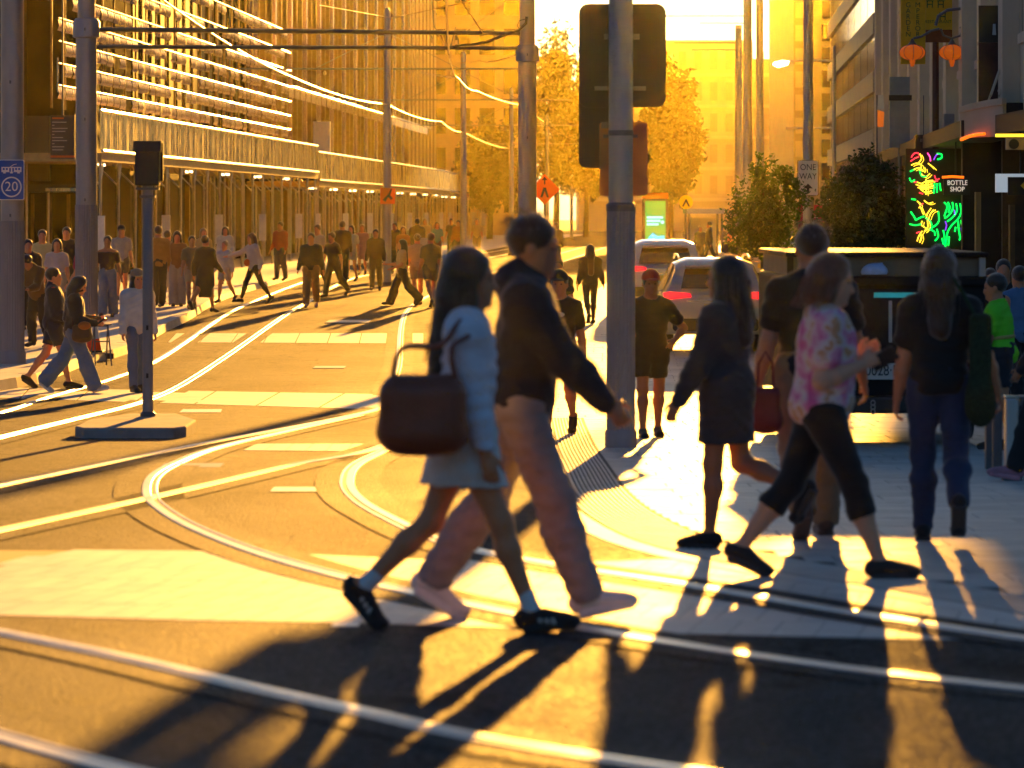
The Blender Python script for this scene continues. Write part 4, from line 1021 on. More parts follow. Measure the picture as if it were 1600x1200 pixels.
MB().slab_xz([(-0.02,-0.5),(0.05,-0.32),(0.12,-0.5),(0.08,-0.5),(0.05,-0.42),(0.02,-0.5)], -0.012, -0.002).build('logo_print', mat('pale_print2', (.5,.48,.5), .5), bm_)
MB().box(-0.2, 0.2, 0.08, 1.2, 0.3, 0.36).build('wall_bracket', M_STEELD, bm_)
d = 90.0
for (u, v, w_, h_, m_, lab) in ((1268,370,40,34,mat('magenta_panel',(.3,.01,.06),.5),'dark magenta payphone panel under the ONE WAY pole'),):
    e = empty('wifi_kiosk', V(u, v, d), 0, lab, 'kiosk')
    MB().box(-w_/2/FP*d, w_/2/FP*d, 0.2, 0.3, zg(d)-Z(v,d), 0.75).build('panel', m_, e, bevel=.02)
    for r in (0.06, 0.11, 0.16):
        MB().tube([(0.12+r*math.cos(a), 0.19, 0.4+r*math.sin(a)) for a in np.linspace(0.8, 2.3, 8)], 0.012, 5).build('wave_mark', mat('pale_print2', (.5,.48,.5), .5), e)

# ------------------------------------------------------------------ trees
M_BARK = mat('bark', (0.06,0.045,0.03), 0.9, var=.3, vscale=8)
def leafmat(key, c, c2, tr): return mat(key, c, 0.5, transl=tr, col2=c2, vscale=3.0)
def tree(name, lab, x, d, base, h, crown, nleaf, leaf, m, cat='tree', group=None, trunk_r=0.09, seed=1, trunk_h=None):
    """crown: list of (cx, cy, cz, rx, ry, rz) lobes relative to the base"""
    rng = np.random.default_rng(seed)
    t = empty(name, (x, d, base), 0, lab, cat, group)
    mb = MB(); th = trunk_h or h*0.45
    mb.tube([(0,0,-0.05),(0.02*h*0.3,0,th*0.5),(0,0.02,th),(0.0,0.0,h*0.8)], [trunk_r,trunk_r*.8,trunk_r*.6,trunk_r*.2], 8)
    for lobe in crown:
        mb.tube([(0,0,th*0.75),(lobe[0]*0.5,lobe[1]*0.5,(th*0.75+lobe[2])/2),(lobe[0],lobe[1],lobe[2])], [trunk_r*.5,trunk_r*.32,trunk_r*.12], 6)
    mb.build('trunk', M_BARK, t, smooth=True)
    vol = np.array([l[3]*l[4]*l[5] for l in crown]); cnt = (nleaf*vol/vol.sum()).astype(int)
    C = []
    for l, c in zip(crown, cnt):
        nclump = max(6, c//22)
        dirs = rng.normal(size=(nclump,3)); dirs /= np.linalg.norm(dirs,axis=1)[:,None]
        rad = rng.uniform(0.35,1.05,nclump)[:,None]
        cl = dirs*rad*np.array(l[3:6])
        pick = rng.integers(0,nclump,c)
        C.append(cl[pick] + rng.normal(size=(c,3))*np.array(l[3:6])*0.13 + np.array(l[0:3]))
    C = np.concatenate(C); N_ = len(C)
    a = rng.normal(size=(N_,3)); a /= np.linalg.norm(a,axis=1)[:,None]
    b = np.cross(a, rng.normal(size=(N_,3))); b /= np.linalg.norm(b,axis=1)[:,None]
    s = leaf*rng.uniform(0.6,1.3,N_)[:,None]
    vs = np.stack([C-a*s, C+b*s*0.45, C+a*s, C-b*s*0.45], axis=1).reshape(-1,3)
    me = bpy.data.meshes.new('crown'); me.from_pydata(vs.tolist(), [], np.arange(N_*4).reshape(-1,4).tolist()); me.materials.append(m)
    new_obj('crown', me, t)
    return t
LM1 = leafmat('leaf_street', (0.035,0.085,0.015), (0.06,0.13,0.02), 0.35)
LM2 = leafmat('leaf_dark', (0.022,0.05,0.014), (0.04,0.08,0.018), 0.2)
LM3 = leafmat('leaf_far', (0.045,0.05,0.015), (0.07,0.07,0.02), 0.15)
d = 84
tree('street_tree', 'loose leafy street tree glowing green beside the bus shelter', X(1192,d), d, zg(d), 4.0, [(-.15,0,2.2,.62,.6,.85),(.42,.1,2.5,.55,.5,.75),(.05,0,1.75,.7,.6,.5),(-.35,.2,1.7,.45,.5,.5),(.0,0,3.1,.35,.35,.5),(.55,0,3.05,.3,.3,.4)], 9000, 0.055, LM1, group='street trees on the plaza', seed=3)
d = 80
tree('street_tree', 'dense dark street tree between the ONE WAY sign and the neon', X(1350,d), d, zg(d), 4.1, [(-.3,0,2.3,.72,.7,.85),(.35,.1,2.3,.72,.7,.85),(.05,0,3.0,.6,.6,.6),(.45,0,1.7,.6,.6,.5),(-.4,0,1.7,.55,.5,.5)], 15000, 0.06, LM2, group='street trees on the plaza', seed=5)
def bigtree(u, top, d, wpx, lab, seed):
    h = Z(top,d)-zg(d); r = wpx/2/FP*d
    tree('plane_tree', lab, X(u,d), d, zg(d), h, [(0,0,h*.72,r*.8,r*.8,h*.26),(-r*.5,0,h*.5,r*.6,r*.6,h*.2),(r*.5,0,h*.52,r*.6,r*.6,h*.2),(0,0,h*.35,r*.7,r*.7,h*.12)], 9000, 0.22, LM3, group='hazy trees far down the street', trunk_r=.25, seed=seed, trunk_h=h*.4)
bigtree(868, 36, 262, 95, 'tall hazy tree right of the big central pole', 11)
bigtree(1046, 96, 236, 105, 'rounded hazy tree behind the advertising kiosk', 12)
bigtree(765, 185, 285, 105, 'hazy tree beyond the last hoarding section', 13)
bigtree(915, 120, 330, 90, 'faint pale tree behind the signal head', 14)

# ------------------------------------------------------------------ golden dusty air
hz = bpy.data.materials.new('golden_haze'); hz.use_nodes = True
hn = hz.node_tree.nodes; hn.remove(hn['Principled BSDF'])
pv = hn.new('ShaderNodeVolumePrincipled'); pv.inputs['Color'].default_value = (1.0, 0.86, 0.15, 1); pv.inputs['Density'].default_value = 0.000036; pv.inputs['Anisotropy'].default_value = 0.93
hz.node_tree.links.new(pv.outputs[0], hn['Material Output'].inputs['Volume'])
hb = MB().box(-90, 90, -40, 460, -2.4, 43.5).build('haze', hz); hb['kind'] = 'stuff'
# ------------------------------------------------------------------ figures: smooth bodies grown from distance fields
class Field:
    def __init__(s, lo, hi, h):
        s.h = h; s.lo = np.array(lo, float) - 2*h
        s.n = np.maximum(4, np.ceil((np.array(hi) + 2*h - s.lo)/h).astype(int) + 1)
        s.D = np.full(s.n, 0.5, np.float32)
    def _blk(s, lo, hi):
        a = np.clip(np.floor((lo-s.lo)/s.h).astype(int), 0, s.n-1); b = np.clip(np.ceil((hi-s.lo)/s.h).astype(int)+1, 1, s.n)
        sl_ = tuple(slice(a[i], max(b[i], a[i]+1)) for i in range(3))
        ax = [np.arange(sl_[i].start, sl_[i].stop)*s.h + s.lo[i] for i in range(3)]
        return sl_, np.stack(np.meshgrid(*ax, indexing='ij'), -1)
    def _mix(s, sl_, v, k, sub=False):
        D = s.D[sl_]
        if sub: v = -v; s.D[sl_] = np.maximum(D, v) if k <= 0 else np.maximum(D, v) + np.maximum(k-np.abs(D-v), 0)**2/(4*k)
        else: s.D[sl_] = np.minimum(D, v) if k <= 0 else np.minimum(D, v) - np.maximum(k-np.abs(D-v), 0)**2/(4*k)
    def cone(s, a, b, ra, rb, k=0.02, sub=False):
        a = np.array(a, float); b = np.array(b, float); m = max(ra, rb) + 2*k + 3*s.h
        sl_, P = s._blk(np.minimum(a, b)-m, np.maximum(a, b)+m)
        ba = b-a; t = np.clip(((P-a)@ba)/(ba@ba+1e-12), 0, 1)
        s._mix(sl_, (np.linalg.norm(P-a-t[...,None]*ba, axis=-1) - (ra+(rb-ra)*t)).astype(np.float32), k, sub); return s
    def ell(s, c, r, k=0.02, R=None, sub=False):
        c = np.array(c, float); r = np.array(r, float); m = max(r) + 2*k + 3*s.h
        sl_, P = s._blk(c-m, c+m); q = P-c
        if R is not None: q = q@R
        k0 = np.linalg.norm(q/r, axis=-1); k1 = np.linalg.norm(q/(r*r), axis=-1)+1e-9
        s._mix(sl_, (k0*(k0-1)/k1).astype(np.float32), k, sub); return s
    def box(s, c, r, rad, k=0.01, R=None, sub=False):
        c = np.array(c, float); r = np.array(r, float); m = np.linalg.norm(r) + rad + 2*k + 3*s.h
        sl_, P = s._blk(c-m, c+m); q = P-c
        if R is not None: q = q@R
        q = np.abs(q)-r
        s._mix(sl_, (np.linalg.norm(np.maximum(q, 0), axis=-1) + np.minimum(q.max(-1), 0) - rad).astype(np.float32), k, sub); return s
    def cut(s, p, nrm):
        """keep the side the normal points away from"""
        nrm = np.array(nrm, float); nrm /= np.linalg.norm(nrm)
        ax = [np.arange(s.n[i])*s.h + s.lo[i] - p[i] for i in range(3)]
        v = ax[0][:,None,None]*nrm[0] + ax[1][None,:,None]*nrm[1] + ax[2][None,None,:]*nrm[2]
        s.D = np.maximum(s.D, v.astype(np.float32)); return s
    def mesh(s):
        D = s.D; I = D < 0
        nx, ny, nz = s.n
        cnt = np.zeros((nx-1, ny-1, nz-1), np.int8)
        for i in (0,1):
            for j in (0,1):
                for k in (0,1): cnt += I[i:nx-1+i, j:ny-1+j, k:nz-1+k]
        act = (cnt > 0) & (cnt < 8)
        idx = np.argwhere(act)
        if len(idx) == 0: return np.zeros((0,3)), np.zeros((0,4), int)
        acc = np.zeros((len(idx), 3)); num = np.zeros(len(idx))
        cor = [(i,j,k) for i in (0,1) for j in (0,1) for k in (0,1)]
        val = {c: D[idx[:,0]+c[0], idx[:,1]+c[1], idx[:,2]+c[2]] for c in cor}
        for a in cor:
            for ax in range(3):
                if a[ax] == 0:
                    b = list(a); b[ax] = 1; b = tuple(b)
                    va, vb = val[a], val[b]; m = (va < 0) != (vb < 0)
                    t = np.where(m, va/(va-vb+1e-12*(va == vb)), 0)
                    p = np.array(a, float)[None].repeat(len(idx), 0); p[:,ax] += t
                    acc += p*m[:,None]; num += m
        V_ = s.lo + (idx + acc/num[:,None])*s.h
        vid = np.full((nx-1, ny-1, nz-1), -1, int); vid[act] = np.arange(len(idx))
        Q = []
        for ax in range(3):
            sl0 = [slice(1,-1)]*3; sl1 = [slice(1,-1)]*3; sl0[ax] = slice(0,-1); sl1[ax] = slice(1,None)
            A, B = I[tuple(sl0)], I[tuple(sl1)]
            e = np.argwhere(A != B)
            if len(e) == 0: continue
            fl = A[e[:,0], e[:,1], e[:,2]]
            o = [(ax+1) % 3, (ax+2) % 3]
            base = e.copy(); 
            for q in range(3):
                if q != ax: base[:,q] += 1
            def cell(du, dv):
                c = base.copy(); c[:,o[0]] -= du; c[:,o[1]] -= dv
                return vid[c[:,0], c[:,1], c[:,2]]
            q = np.stack([cell(1,1), cell(0,1), cell(0,0), cell(1,0)], 1)
            q[~fl] = q[~fl][:, ::-1]
            Q.append(q)
        Q = np.concatenate(Q); Q = Q[(Q >= 0).all(1)]
        return V_, Q
_WR = np.random.default_rng(5)
def wrinkle(me, amp):
    n = len(me.vertices); co = np.empty(n*3); me.vertices.foreach_get('co', co); co = co.reshape(-1,3)
    nr = np.empty(n*3); me.vertices.foreach_get('normal', nr); nr = nr.reshape(-1,3)
    f = np.zeros(n)
    for _ in range(7):
        k = _WR.normal(size=3); k /= np.linalg.norm(k); k = k*np.array([0.7,0.7,1.5])*_WR.uniform(18, 75)
        f += np.sin(co@k + _WR.uniform(0,6) + 1.3*np.sin(co@(_WR.normal(size=3)*14)))
    f = np.sign(f)*np.abs(f)**0.8
    co += nr*(amp*(f/2.6+0.45))[:,None]
    me.vertices.foreach_set('co', co.ravel()); me.update()
def to_obj(fields, name, m, parent, wr=0.0):
    vs, fs, b = [], [], 0
    for f in fields:
        v, q = f.mesh(); vs.append(v); fs.append(q+b); b += len(v)
    v = np.concatenate(vs); q = np.concatenate(fs)
    if len(v) == 0: return None
    me = bpy.data.meshes.new(name); me.from_pydata(v.tolist(), [], q.tolist())
    me.polygons.foreach_set('use_smooth', [True]*len(me.polygons)); me.materials.append(m); me.update()
    if wr: wrinkle(me, wr)
    return new_obj(name, me, parent)

def rotx(a): c, s = math.cos(a), math.sin(a); return np.array([[1,0,0],[0,c,-s],[0,s,c]])
def roty(a): c, s = math.cos(a), math.sin(a); return np.array([[c,0,s],[0,1,0],[-s,0,c]])
def rotz(a): c, s = math.cos(a), math.sin(a); return np.array([[c,-s,0],[s,c,0],[0,0,1]])
R_ = math.radians

SKIN = [(0.68,0.26,0.12),(0.52,0.22,0.11),(0.36,0.14,0.07),(0.68,0.36,0.22)]
def skin(i): return mat('skin%d' % i, SKIN[i], 0.5, var=0.06, vscale=6, sheen=0.3)
def hairm(k):
    c = {'black':(0.012,0.010,0.010),'brown':(0.045,0.022,0.012),'red':(0.16,0.055,0.02),'grey':(0.25,0.24,0.23),'blond':(0.35,0.22,0.09)}[k]
    return mat('hair_'+k, c, 0.42, var=0.35, vscale=14, stretch=(6,6,0.5), bump=0.5, bscale=40, sheen=0.9)
def cloth(c, key=None, bump=0.25): return mat(key or 'cloth_%.2f_%.2f_%.2f' % c, c, 0.85, var=0.14, vscale=5, bump=bump, bscale=14, sheen=0.3)

def person(lab, x, d, yaw=0.0, H=1.7, h=0.03, z=None, group=None, sk=0, hair='black', hairstyle='short', top=('tee', (0.1,0.1,0.1)), bot=('pants', (0.1,0.1,0.12)),
           shoes=(0.05,0.05,0.05), legs=((20,10),(-18,25)), arms=((10,15,0),(-10,15,0)), lean=0, head=0, nod=0, fat=1.0, cap=None, sole=None, feet=None, topm=None, botm=None,
           abd=(9,9), ein=(0,0), socks=None, jacket=None, hat=None, drop_hand=(0,0)):
    """legs: (thigh swing, knee bend) right then left; arms: (swing, elbow bend, unused) right then left. The figure faces +y before yaw."""
    base = zg(d) if z is None else z
    e = empty('person', (x, d, base), R_(yaw), lab, 'person', group)
    near = h < 0.013
    f = fat
    # --- skeleton
    hipc = np.array([0,0,0.52]); LR = rotx(-R_(lean))
    J = {}
    def up(p): return hipc + LR@(np.array(p, float)-hipc)
    sol = []
    for s, (th, kb), nm in ((1, legs[0], 'R'), (-1, legs[1], 'L')):
        hp = np.array([s*0.052*(0.5+0.5*f), 0, 0.52]); a = R_(th); b = R_(th-kb)
        kn = hp + 0.235*np.array([0, math.sin(a), -math.cos(a)])
        an = kn + 0.24*np.array([0, math.sin(b), -math.cos(b)])
        J['hip'+nm], J['kn'+nm], J['an'+nm] = hp, kn, an
        fp = feet[0 if s == 1 else 1] if feet else None
        if fp is None: fp = max(0, min(60, -(th-kb)*0.9)) if th-kb < -12 else (-(th-kb)*0.6 if th-kb > 12 else 0)
        J['fp'+nm] = R_(fp)
        fd = np.array([0, math.cos(R_(fp)), -math.sin(R_(fp))]); fu = np.array([0, math.sin(R_(fp)), math.cos(R_(fp))])
        heel = an - fu*0.036 - fd*0.018; toe = an - fu*0.040 + fd*0.096
        J['heel'+nm], J['toe'+nm], J['fd'+nm], J['fu'+nm] = heel, toe, fd, fu
        sol += [heel[2]-0.008, toe[2]-0.008]
    dz = -min(sol)
    for k in list(J):
        if k[:2] not in ('fp','fd','fu'): J[k] = J[k] + np.array([0,0,dz])
    hipc = hipc + np.array([0,0,dz])
    T = lambda p: hipc + LR@(np.array(p, float) - np.array([0,0,0.52]))
    sw = 0.097*(0.75+0.25*f)
    for s, (ps, eb, _), nm, ab, ei, dh in ((1, arms[0], 'R', abd[0], ein[0], 0), (-1, arms[1], 'L', abd[1], ein[1], 0)):
        sh = T((s*sw, -0.005, 0.790))
        R1 = rotx(R_(ps))@roty(-s*R_(ab))
        el = sh + R1@np.array([0,0,-0.170])
        R2 = R1@rotz(s*R_(ei))@rotx(R_(eb))
        wr = el + R2@np.array([0,0,-0.140])
        J['sh'+nm], J['el'+nm], J['wr'+nm], J['Rh'+nm] = sh, el, wr, R2
    HR = LR@rotz(R_(head))@rotx(-R_(nod)) if True else LR
    hd0 = T((0, 0.0, 0.845))
    hp_ = lambda p: hd0 + HR@np.array(p, float)
    S = H
    def sc(p): return np.array(p)*S
    allp = np.array([v for k, v in J.items() if getattr(v, 'shape', None) == (3,)] + [hp_((0,0,0.16)), hp_((0,0.12,0.08)), hp_((0,-0.1,0.08))])
    lo = (allp.min(0)-0.11*max(1, f))*S; hi = (allp.max(0)+0.11*max(1, f))*S
    lo[2] = max(lo[2], -0.03)
    # --- primitives
    def torso(F, g, k=0.05):
        R = LR
        F.ell(sc(T((0,0.004,0.735))), sc(((0.096+g)*(0.7+0.3*f), (0.062+g)*(0.4+0.6*f), 0.098+g)), k*S, R)
        F.ell(sc(T((0,0.008*f,0.64))), sc(((0.080+g)*(0.35+0.65*f), (0.060+g)*(0.2+0.8*f), 0.085+g)), k*S, R)
        F.ell(sc(T((0,-0.004,0.545))), sc(((0.088+g)*(0.5+0.5*f), (0.070+g)*(0.4+0.6*f), 0.068+g)), k*S, R)
        for s in (1,-1): F.cone(sc(T((s*0.02,-0.010,0.826))), sc(T((s*sw,-0.006,0.792))), (0.028+g)*S, (0.030+g*.6)*S, 0.045*S)
    def arm(F, nm, g, to='hand', flare=0.0):
        F.cone(sc(J['sh'+nm]), sc(J['el'+nm]), (0.0295+g*.5)*S*(0.6+0.4*f), (0.0235+g*.8+flare)*S*(0.7+0.3*f), (0.03 if g == 0 else 0.07)*S)
        if to == 'elbow': return
        F.cone(sc(J['el'+nm]), sc(J['el'+nm]*0.65+J['wr'+nm]*0.35), (0.0235+g)*S*(0.7+0.3*f), (0.0245+g)*S*(0.7+0.3*f), 0.015*S)
        F.cone(sc(J['el'+nm]*0.65+J['wr'+nm]*0.35), sc(J['wr'+nm]), (0.0245+g)*S*(0.7+0.3*f), (0.0155+g)*S, 0.015*S)
    def hand(F, nm, s):
        R = J['Rh'+nm]; w = J['wr'+nm]
        q = lambda p: sc(w + R@np.array(p, float))
        F.ell(q((0,0.002,-0.028)), sc((0.011,0.0215,0.030)), 0.008*S, R)
        if h > 0.022:
            F.ell(q((0,0.008,-0.062)), sc((0.010,0.018,0.030)), 0.01*S, R); return
        for i, (yo, ln) in enumerate(((0.0165,0.036),(0.006,0.041),(-0.005,0.039),(-0.0155,0.031))):
            c = 0.35 + 0.1*i
            p0 = np.array([0, yo, -0.050]); d1 = np.array([-s*math.sin(c), 0, -math.cos(c)]); d2 = np.array([-s*math.sin(c+0.7), 0, -math.cos(c+0.7)])
            p1 = p0 + d1*ln*0.55; p2 = p1 + d2*ln*0.5
            F.cone(q(p0), q(p1), 0.0056*S, 0.0052*S, 0.003*S); F.cone(q(p1), q(p2), 0.0052*S, 0.0043*S, 0.001*S)
        F.cone(q((0,0.015,-0.012)), q((-s*0.006,0.032,-0.034)), 0.0075*S, 0.0062*S, 0.006*S); F.cone(q((-s*0.006,0.032,-0.034)), q((-s*0.012,0.034,-0.054)), 0.006*S, 0.0048*S, 0.002*S)
    def leg(F, nm, g, flare=0.0, k=0.025, to=1.0, loose=0.0):
        hp, kn, an = J['hip'+nm], J['kn'+nm], J['an'+nm]
        F.cone(sc(hp+np.array([0,0,0.0])), sc(kn), (0.050+g)*S*(0.4+0.6*f), (0.031+g+loose)*S*(0.6+0.4*f), k*S)
        mid = kn*0.68+an*0.32 + np.array([0,-0.006,0])
        F.cone(sc(kn), sc(mid), (0.031+g+loose)*S*(0.6+0.4*f), (0.0315+g+loose+flare*.3)*S*(0.6+0.4*f), 0.02*S)
        F.cone(sc(mid), sc(an), (0.0315+g+loose+flare*.3)*S*(0.6+0.4*f), (0.0185+g+loose+flare)*S, 0.02*S)
    def footp(F, nm, g):
        he, to, fd, fu = J['heel'+nm], J['toe'+nm], J['fd'+nm], J['fu'+nm]
        F.ell(sc(he+fu*0.016), sc((0.020+g,0.026+g,0.022+g)), 0.012*S)
        F.cone(sc(he+fd*0.03+fu*0.02), sc(to-fd*0.02+fu*0.006), (0.022+g)*S, (0.0195+g)*S, 0.015*S)
        F.ell(sc(to+fu*0.004), sc((0.024+g,0.024+g,0.014+g)), 0.012*S)
    # --- body: one continuous skin surface
    B = Field(lo, hi, h)
    torso(B, 0)
    B.cone(sc(T((0,-0.01,0.80))), sc(hp_((0,0.0,0.045))), 0.040*S*(0.7+0.3*f), 0.033*S*(0.7+0.3*f), 0.03*S)
    for nm, s in (('R',1),('L',-1)):
        arm(B, nm, 0); hand(B, nm, s); leg(B, nm, 0); footp(B, nm, 0)
        B.cone(sc(J['an'+nm]), sc(J['heel'+nm]+J['fu'+nm]*0.02), 0.0185*S, 0.019*S, 0.012*S)
    HRm = HR
    B.ell(sc(hp_((0,-0.004,0.098))), sc((0.047,0.058,0.056)), 0.02*S, HRm)
    B.ell(sc(hp_((0,0.016,0.052))), sc((0.037*(0.8+0.2*f),0.042,0.046)), 0.02*S, HRm)
    B.cone(sc(hp_((0,0.052,0.085))), sc(hp_((0,0.066,0.060))), 0.006*S, 0.0085*S, 0.008*S)
    B.ell(sc(hp_((0,0.048,0.022))), sc((0.016,0.012,0.012)), 0.012*S, HRm)
    if h < 0.022:
        B.ell(sc(hp_((0,0.0545,0.042))), sc((0.016,0.008,0.007)), 0.004*S, HRm)
        B.ell(sc(hp_((0,0.050,0.098))), sc((0.034,0.010,0.008)), 0.008*S, HRm)
        for s in (1,-1):
            B.ell(sc(hp_((s*0.018,0.060,0.084))), sc((0.010,0.009,0.007)), 0.005*S, HRm, sub=True)
            B.ell(sc(hp_((s*0.049,-0.004,0.075))), sc((0.006,0.013,0.019)), 0.004*S, HRm)
    to_obj([B], 'body', skin(sk), e)
    if h < 0.022:
        for s in (1,-1):
            c = sc(hp_((s*0.018,0.0515,0.083)))
            E = Field(c-0.02, c+0.02, 0.003); E.ell(c, sc((0.0065,0.0045,0.004)), 0, HRm); o = to_obj([E], 'eye', mat('eye_dark', (0.03,0.02,0.018), 0.2), e)
    # --- clothing
    kind, col = top[0], top[1]
    tm = topm or cloth(col)
    F = Field(lo-0.02, hi+0.02, h)
    g = {'tee':0.010,'shirt':0.011,'long':0.010,'jacket':0.015,'dress':0.010,'tank':0.006,'hoodie':0.015,'crop':0.009}.get(kind, 0.009)
    torso(F, g)
    slv = {'tee':'half','shirt':'half','crop':'half','tank':None,'off':'half'}.get(kind, 'full')
    if kind == 'dress': slv = 'full' if len(top) > 2 and top[2] else 'half'
    for nm in 'RL':
        if slv == 'half':
            F.cone(sc(J['sh'+nm]), sc(J['sh'+nm]*0.42+J['el'+nm]*0.58), (0.034+g*.6)*S*(0.6+0.4*f), (0.031+g)*S*(0.6+0.4*f), 0.02*S)
        elif slv == 'full':
            arm(F, nm, g, flare=0.004)
    if kind in ('hoodie','jacket'):
        F.cone(sc(T((0,-0.02,0.83))), sc(T((0,-0.012,0.862))), 0.047*S, 0.043*S, 0.02*S)
        F.ell(sc(T((0,0.03,0.875))), sc((0.05,0.055,0.03)), 0.0, LR, sub=True) if kind == 'jacket' else F.ell(sc(T((0,-0.055,0.835))), sc((0.055,0.03,0.04)), 0.03*S, LR)
    hem = {'tee':0.50,'shirt':0.49,'long':0.50,'jacket':0.47,'hoodie':0.45,'crop':0.60,'tank':0.52,'dress':0.50,'off':0.575}.get(kind, 0.5)
    if kind == 'dress':
        bt = top[3] if len(top) > 3 else 0.33
        ml = 0.5*(J['knR']+J['knL']); c0 = T((0,0,0.55)); c1 = np.array([ml[0], ml[1]*0.7, bt-0.02+dz*0])
        F.cone(sc(c0), sc(c1), 0.088*S*(.5+.5*f), 0.085*S*(.5+.5*f), 0.04*S)
        for nm in 'RL':
            q = J['hip'+nm]*0.35+J['kn'+nm]*0.65; F.cone(sc(J['hip'+nm]), sc(q), 0.066*S, 0.056*S, 0.03*S)
        F.cut(sc((0,0,bt+dz)), (0,0,-1))
    else:
        F.cut(sc(T((0,0,hem))), LR@np.array([0,0,-1.0]))
    if kind == 'off': F.cut(sc(T((0,0,0.80))), LR@np.array([0,0,1.0]))
    F.ell(sc(T((0,0.018,0.862))), sc((0.048,0.05,0.036)), 0.006*S, LR, sub=True) if kind not in ('hoodie','jacket') else None
    nmx = {'tee':'tee_shirt','shirt':'shirt','long':'long_sleeved_top','jacket':'jacket','hoodie':'hoodie','crop':'top','tank':'tank_top','dress':'dress','off':'off_shoulder_top'}.get(kind, 'top')
    to_obj([F], nmx, tm, e, wr=(0.0055 if near else 0.005 if h < 0.03 else 0))
    kind, col = bot[0], bot[1]
    bm_ = botm or cloth(col)
    F = Field(lo-0.02, hi+0.02, h)
    gl = {'pants':0.010,'jeans':0.007,'leggings':0.0035,'shorts':0.012,'skirt':0.01,'wide':0.012,'capri':0.0045}.get(kind, 0.01)
    if kind != 'none':
        F.ell(sc(T((0,-0.004,0.548))), sc(((0.090+gl*.55)*(0.5+0.5*f), (0.072+gl*.55)*(0.4+0.6*f), 0.068)), 0.04*S, LR)
        F.ell(sc(T((0,0.004,0.60))), sc(((0.080+gl*.3)*(0.35+0.65*f), (0.060+gl*.3)*(0.2+0.8*f), 0.045)), 0.04*S, LR)
        if kind == 'skirt':
            bt = bot[2] if len(bot) > 2 else 0.42
            for nm in 'RL':
                q = J['hip'+nm]*0.3+J['kn'+nm]*0.7; F.cone(sc(J['hip'+nm]), sc(q), 0.064*S, 0.060*S, 0.05*S)
            F.cone(sc(T((0,0,0.53))), sc((0, 0.25*(J['knR'][1]+J['knL'][1]), bt-0.06)), 0.085*S, 0.09*S, 0.04*S)
            F.cut(sc((0,0,bt+dz)), (0,0,-1))
        else:
            fl = {'wide':0.022,'jeans':0.008,'pants':0.008}.get(kind, 0.0)
            for nm in 'RL':
                leg(F, nm, gl, flare=fl, loose={'wide':0.012,'pants':0.006}.get(kind, 0.0))
                if kind in ('shorts','capri'):
                    t = 0.62 if kind == 'shorts' else 0.35
                    a, b = (J['hip'+nm], J['kn'+nm]) if kind == 'shorts' else (J['kn'+nm], J['an'+nm])
                    q = a*(1-t)+b*t; dr = (b-a)/np.linalg.norm(b-a)
                    # remove everything past the hem along this leg
                    F.cone(sc(q+dr*0.10), sc(b+dr*(0.34 if kind == 'shorts' else 0.1)), 0.098*S, 0.098*S, 0, sub=True)
                    if kind == 'shorts': F.cone(sc(J['kn'+nm]+dr*0.02), sc(J['an'+nm]), 0.07*S, 0.07*S, 0, sub=True)
                else:
                    dr = J['an'+nm]-J['kn'+nm]; dr /= np.linalg.norm(dr)
                    F.ell(sc(J['an'+nm]+dr*0.060), sc((0.056,0.056,0.056)), 0, sub=True)
        F.cut(sc(T((0,0,0.615))), LR@np.array([0,0,1.0]))
        to_obj([F], {'pants':'trousers','jeans':'jeans','leggings':'leggings','shorts':'shorts','skirt':'skirt','wide':'wide_trousers','capri':'leggings'}[kind], bm_, e, wr=(0.0055 if kind not in ('leggings','capri') else 0.002) if h < 0.03 else 0)
    if shoes:
        for nm in 'RL':
            he, to, an = J['heel'+nm], J['toe'+nm], J['an'+nm]
            pts = np.array([he, to, an])
            F = Field((pts.min(0)-0.05)*S, (pts.max(0)+0.05)*S, min(h, 0.016))
            footp(F, nm, 0.005); fd, fu = J['fd'+nm], J['fu'+nm]
            F.cone(sc(he+fu*0.02), sc(an*0.9+he*0.1-fu*0.004), 0.026*S, 0.025*S, 0.01*S)
            F.ell(sc(an+fu*0.026), sc((0.05,0.05,0.022)), 0, sub=True)
            so = to_obj([F], 'shoe', cloth(shoes, bump=0.1), e)
            if near or h < 0.022:
                F = Field((pts.min(0)-0.05)*S, (pts.max(0)+0.05)*S, min(h, 0.010))
                RR = np.array([[1,0,0],[0,fd[1],fu[1]],[0,fd[2],fu[2]]])
                F.box(sc((he+to)/2 - fu*0.006 + fd*0.004), sc((0.017,0.062,0.004)), 0.009*S, 0, RR)
                s_ = to_obj([F], 'sole', cloth(sole or tuple(min(1, c*1.3+0.02) for c in shoes), bump=0.1), so)
                if s_: s_.parent = so
    if socks:
        for nm in 'RL':
            an, kn = J['an'+nm], J['kn'+nm]; q = an*0.82+kn*0.18
            F = Field((np.minimum(an, q)-0.06)*S, (np.maximum(an, q)+0.06)*S, min(h, 0.01))
            F.cone(sc(an), sc(q), 0.0225*S, 0.0235*S, 0.01*S); F.ell(sc(an), sc((0.024,0.024,0.024)), 0.01*S); to_obj([F], 'sock', cloth(socks), e)
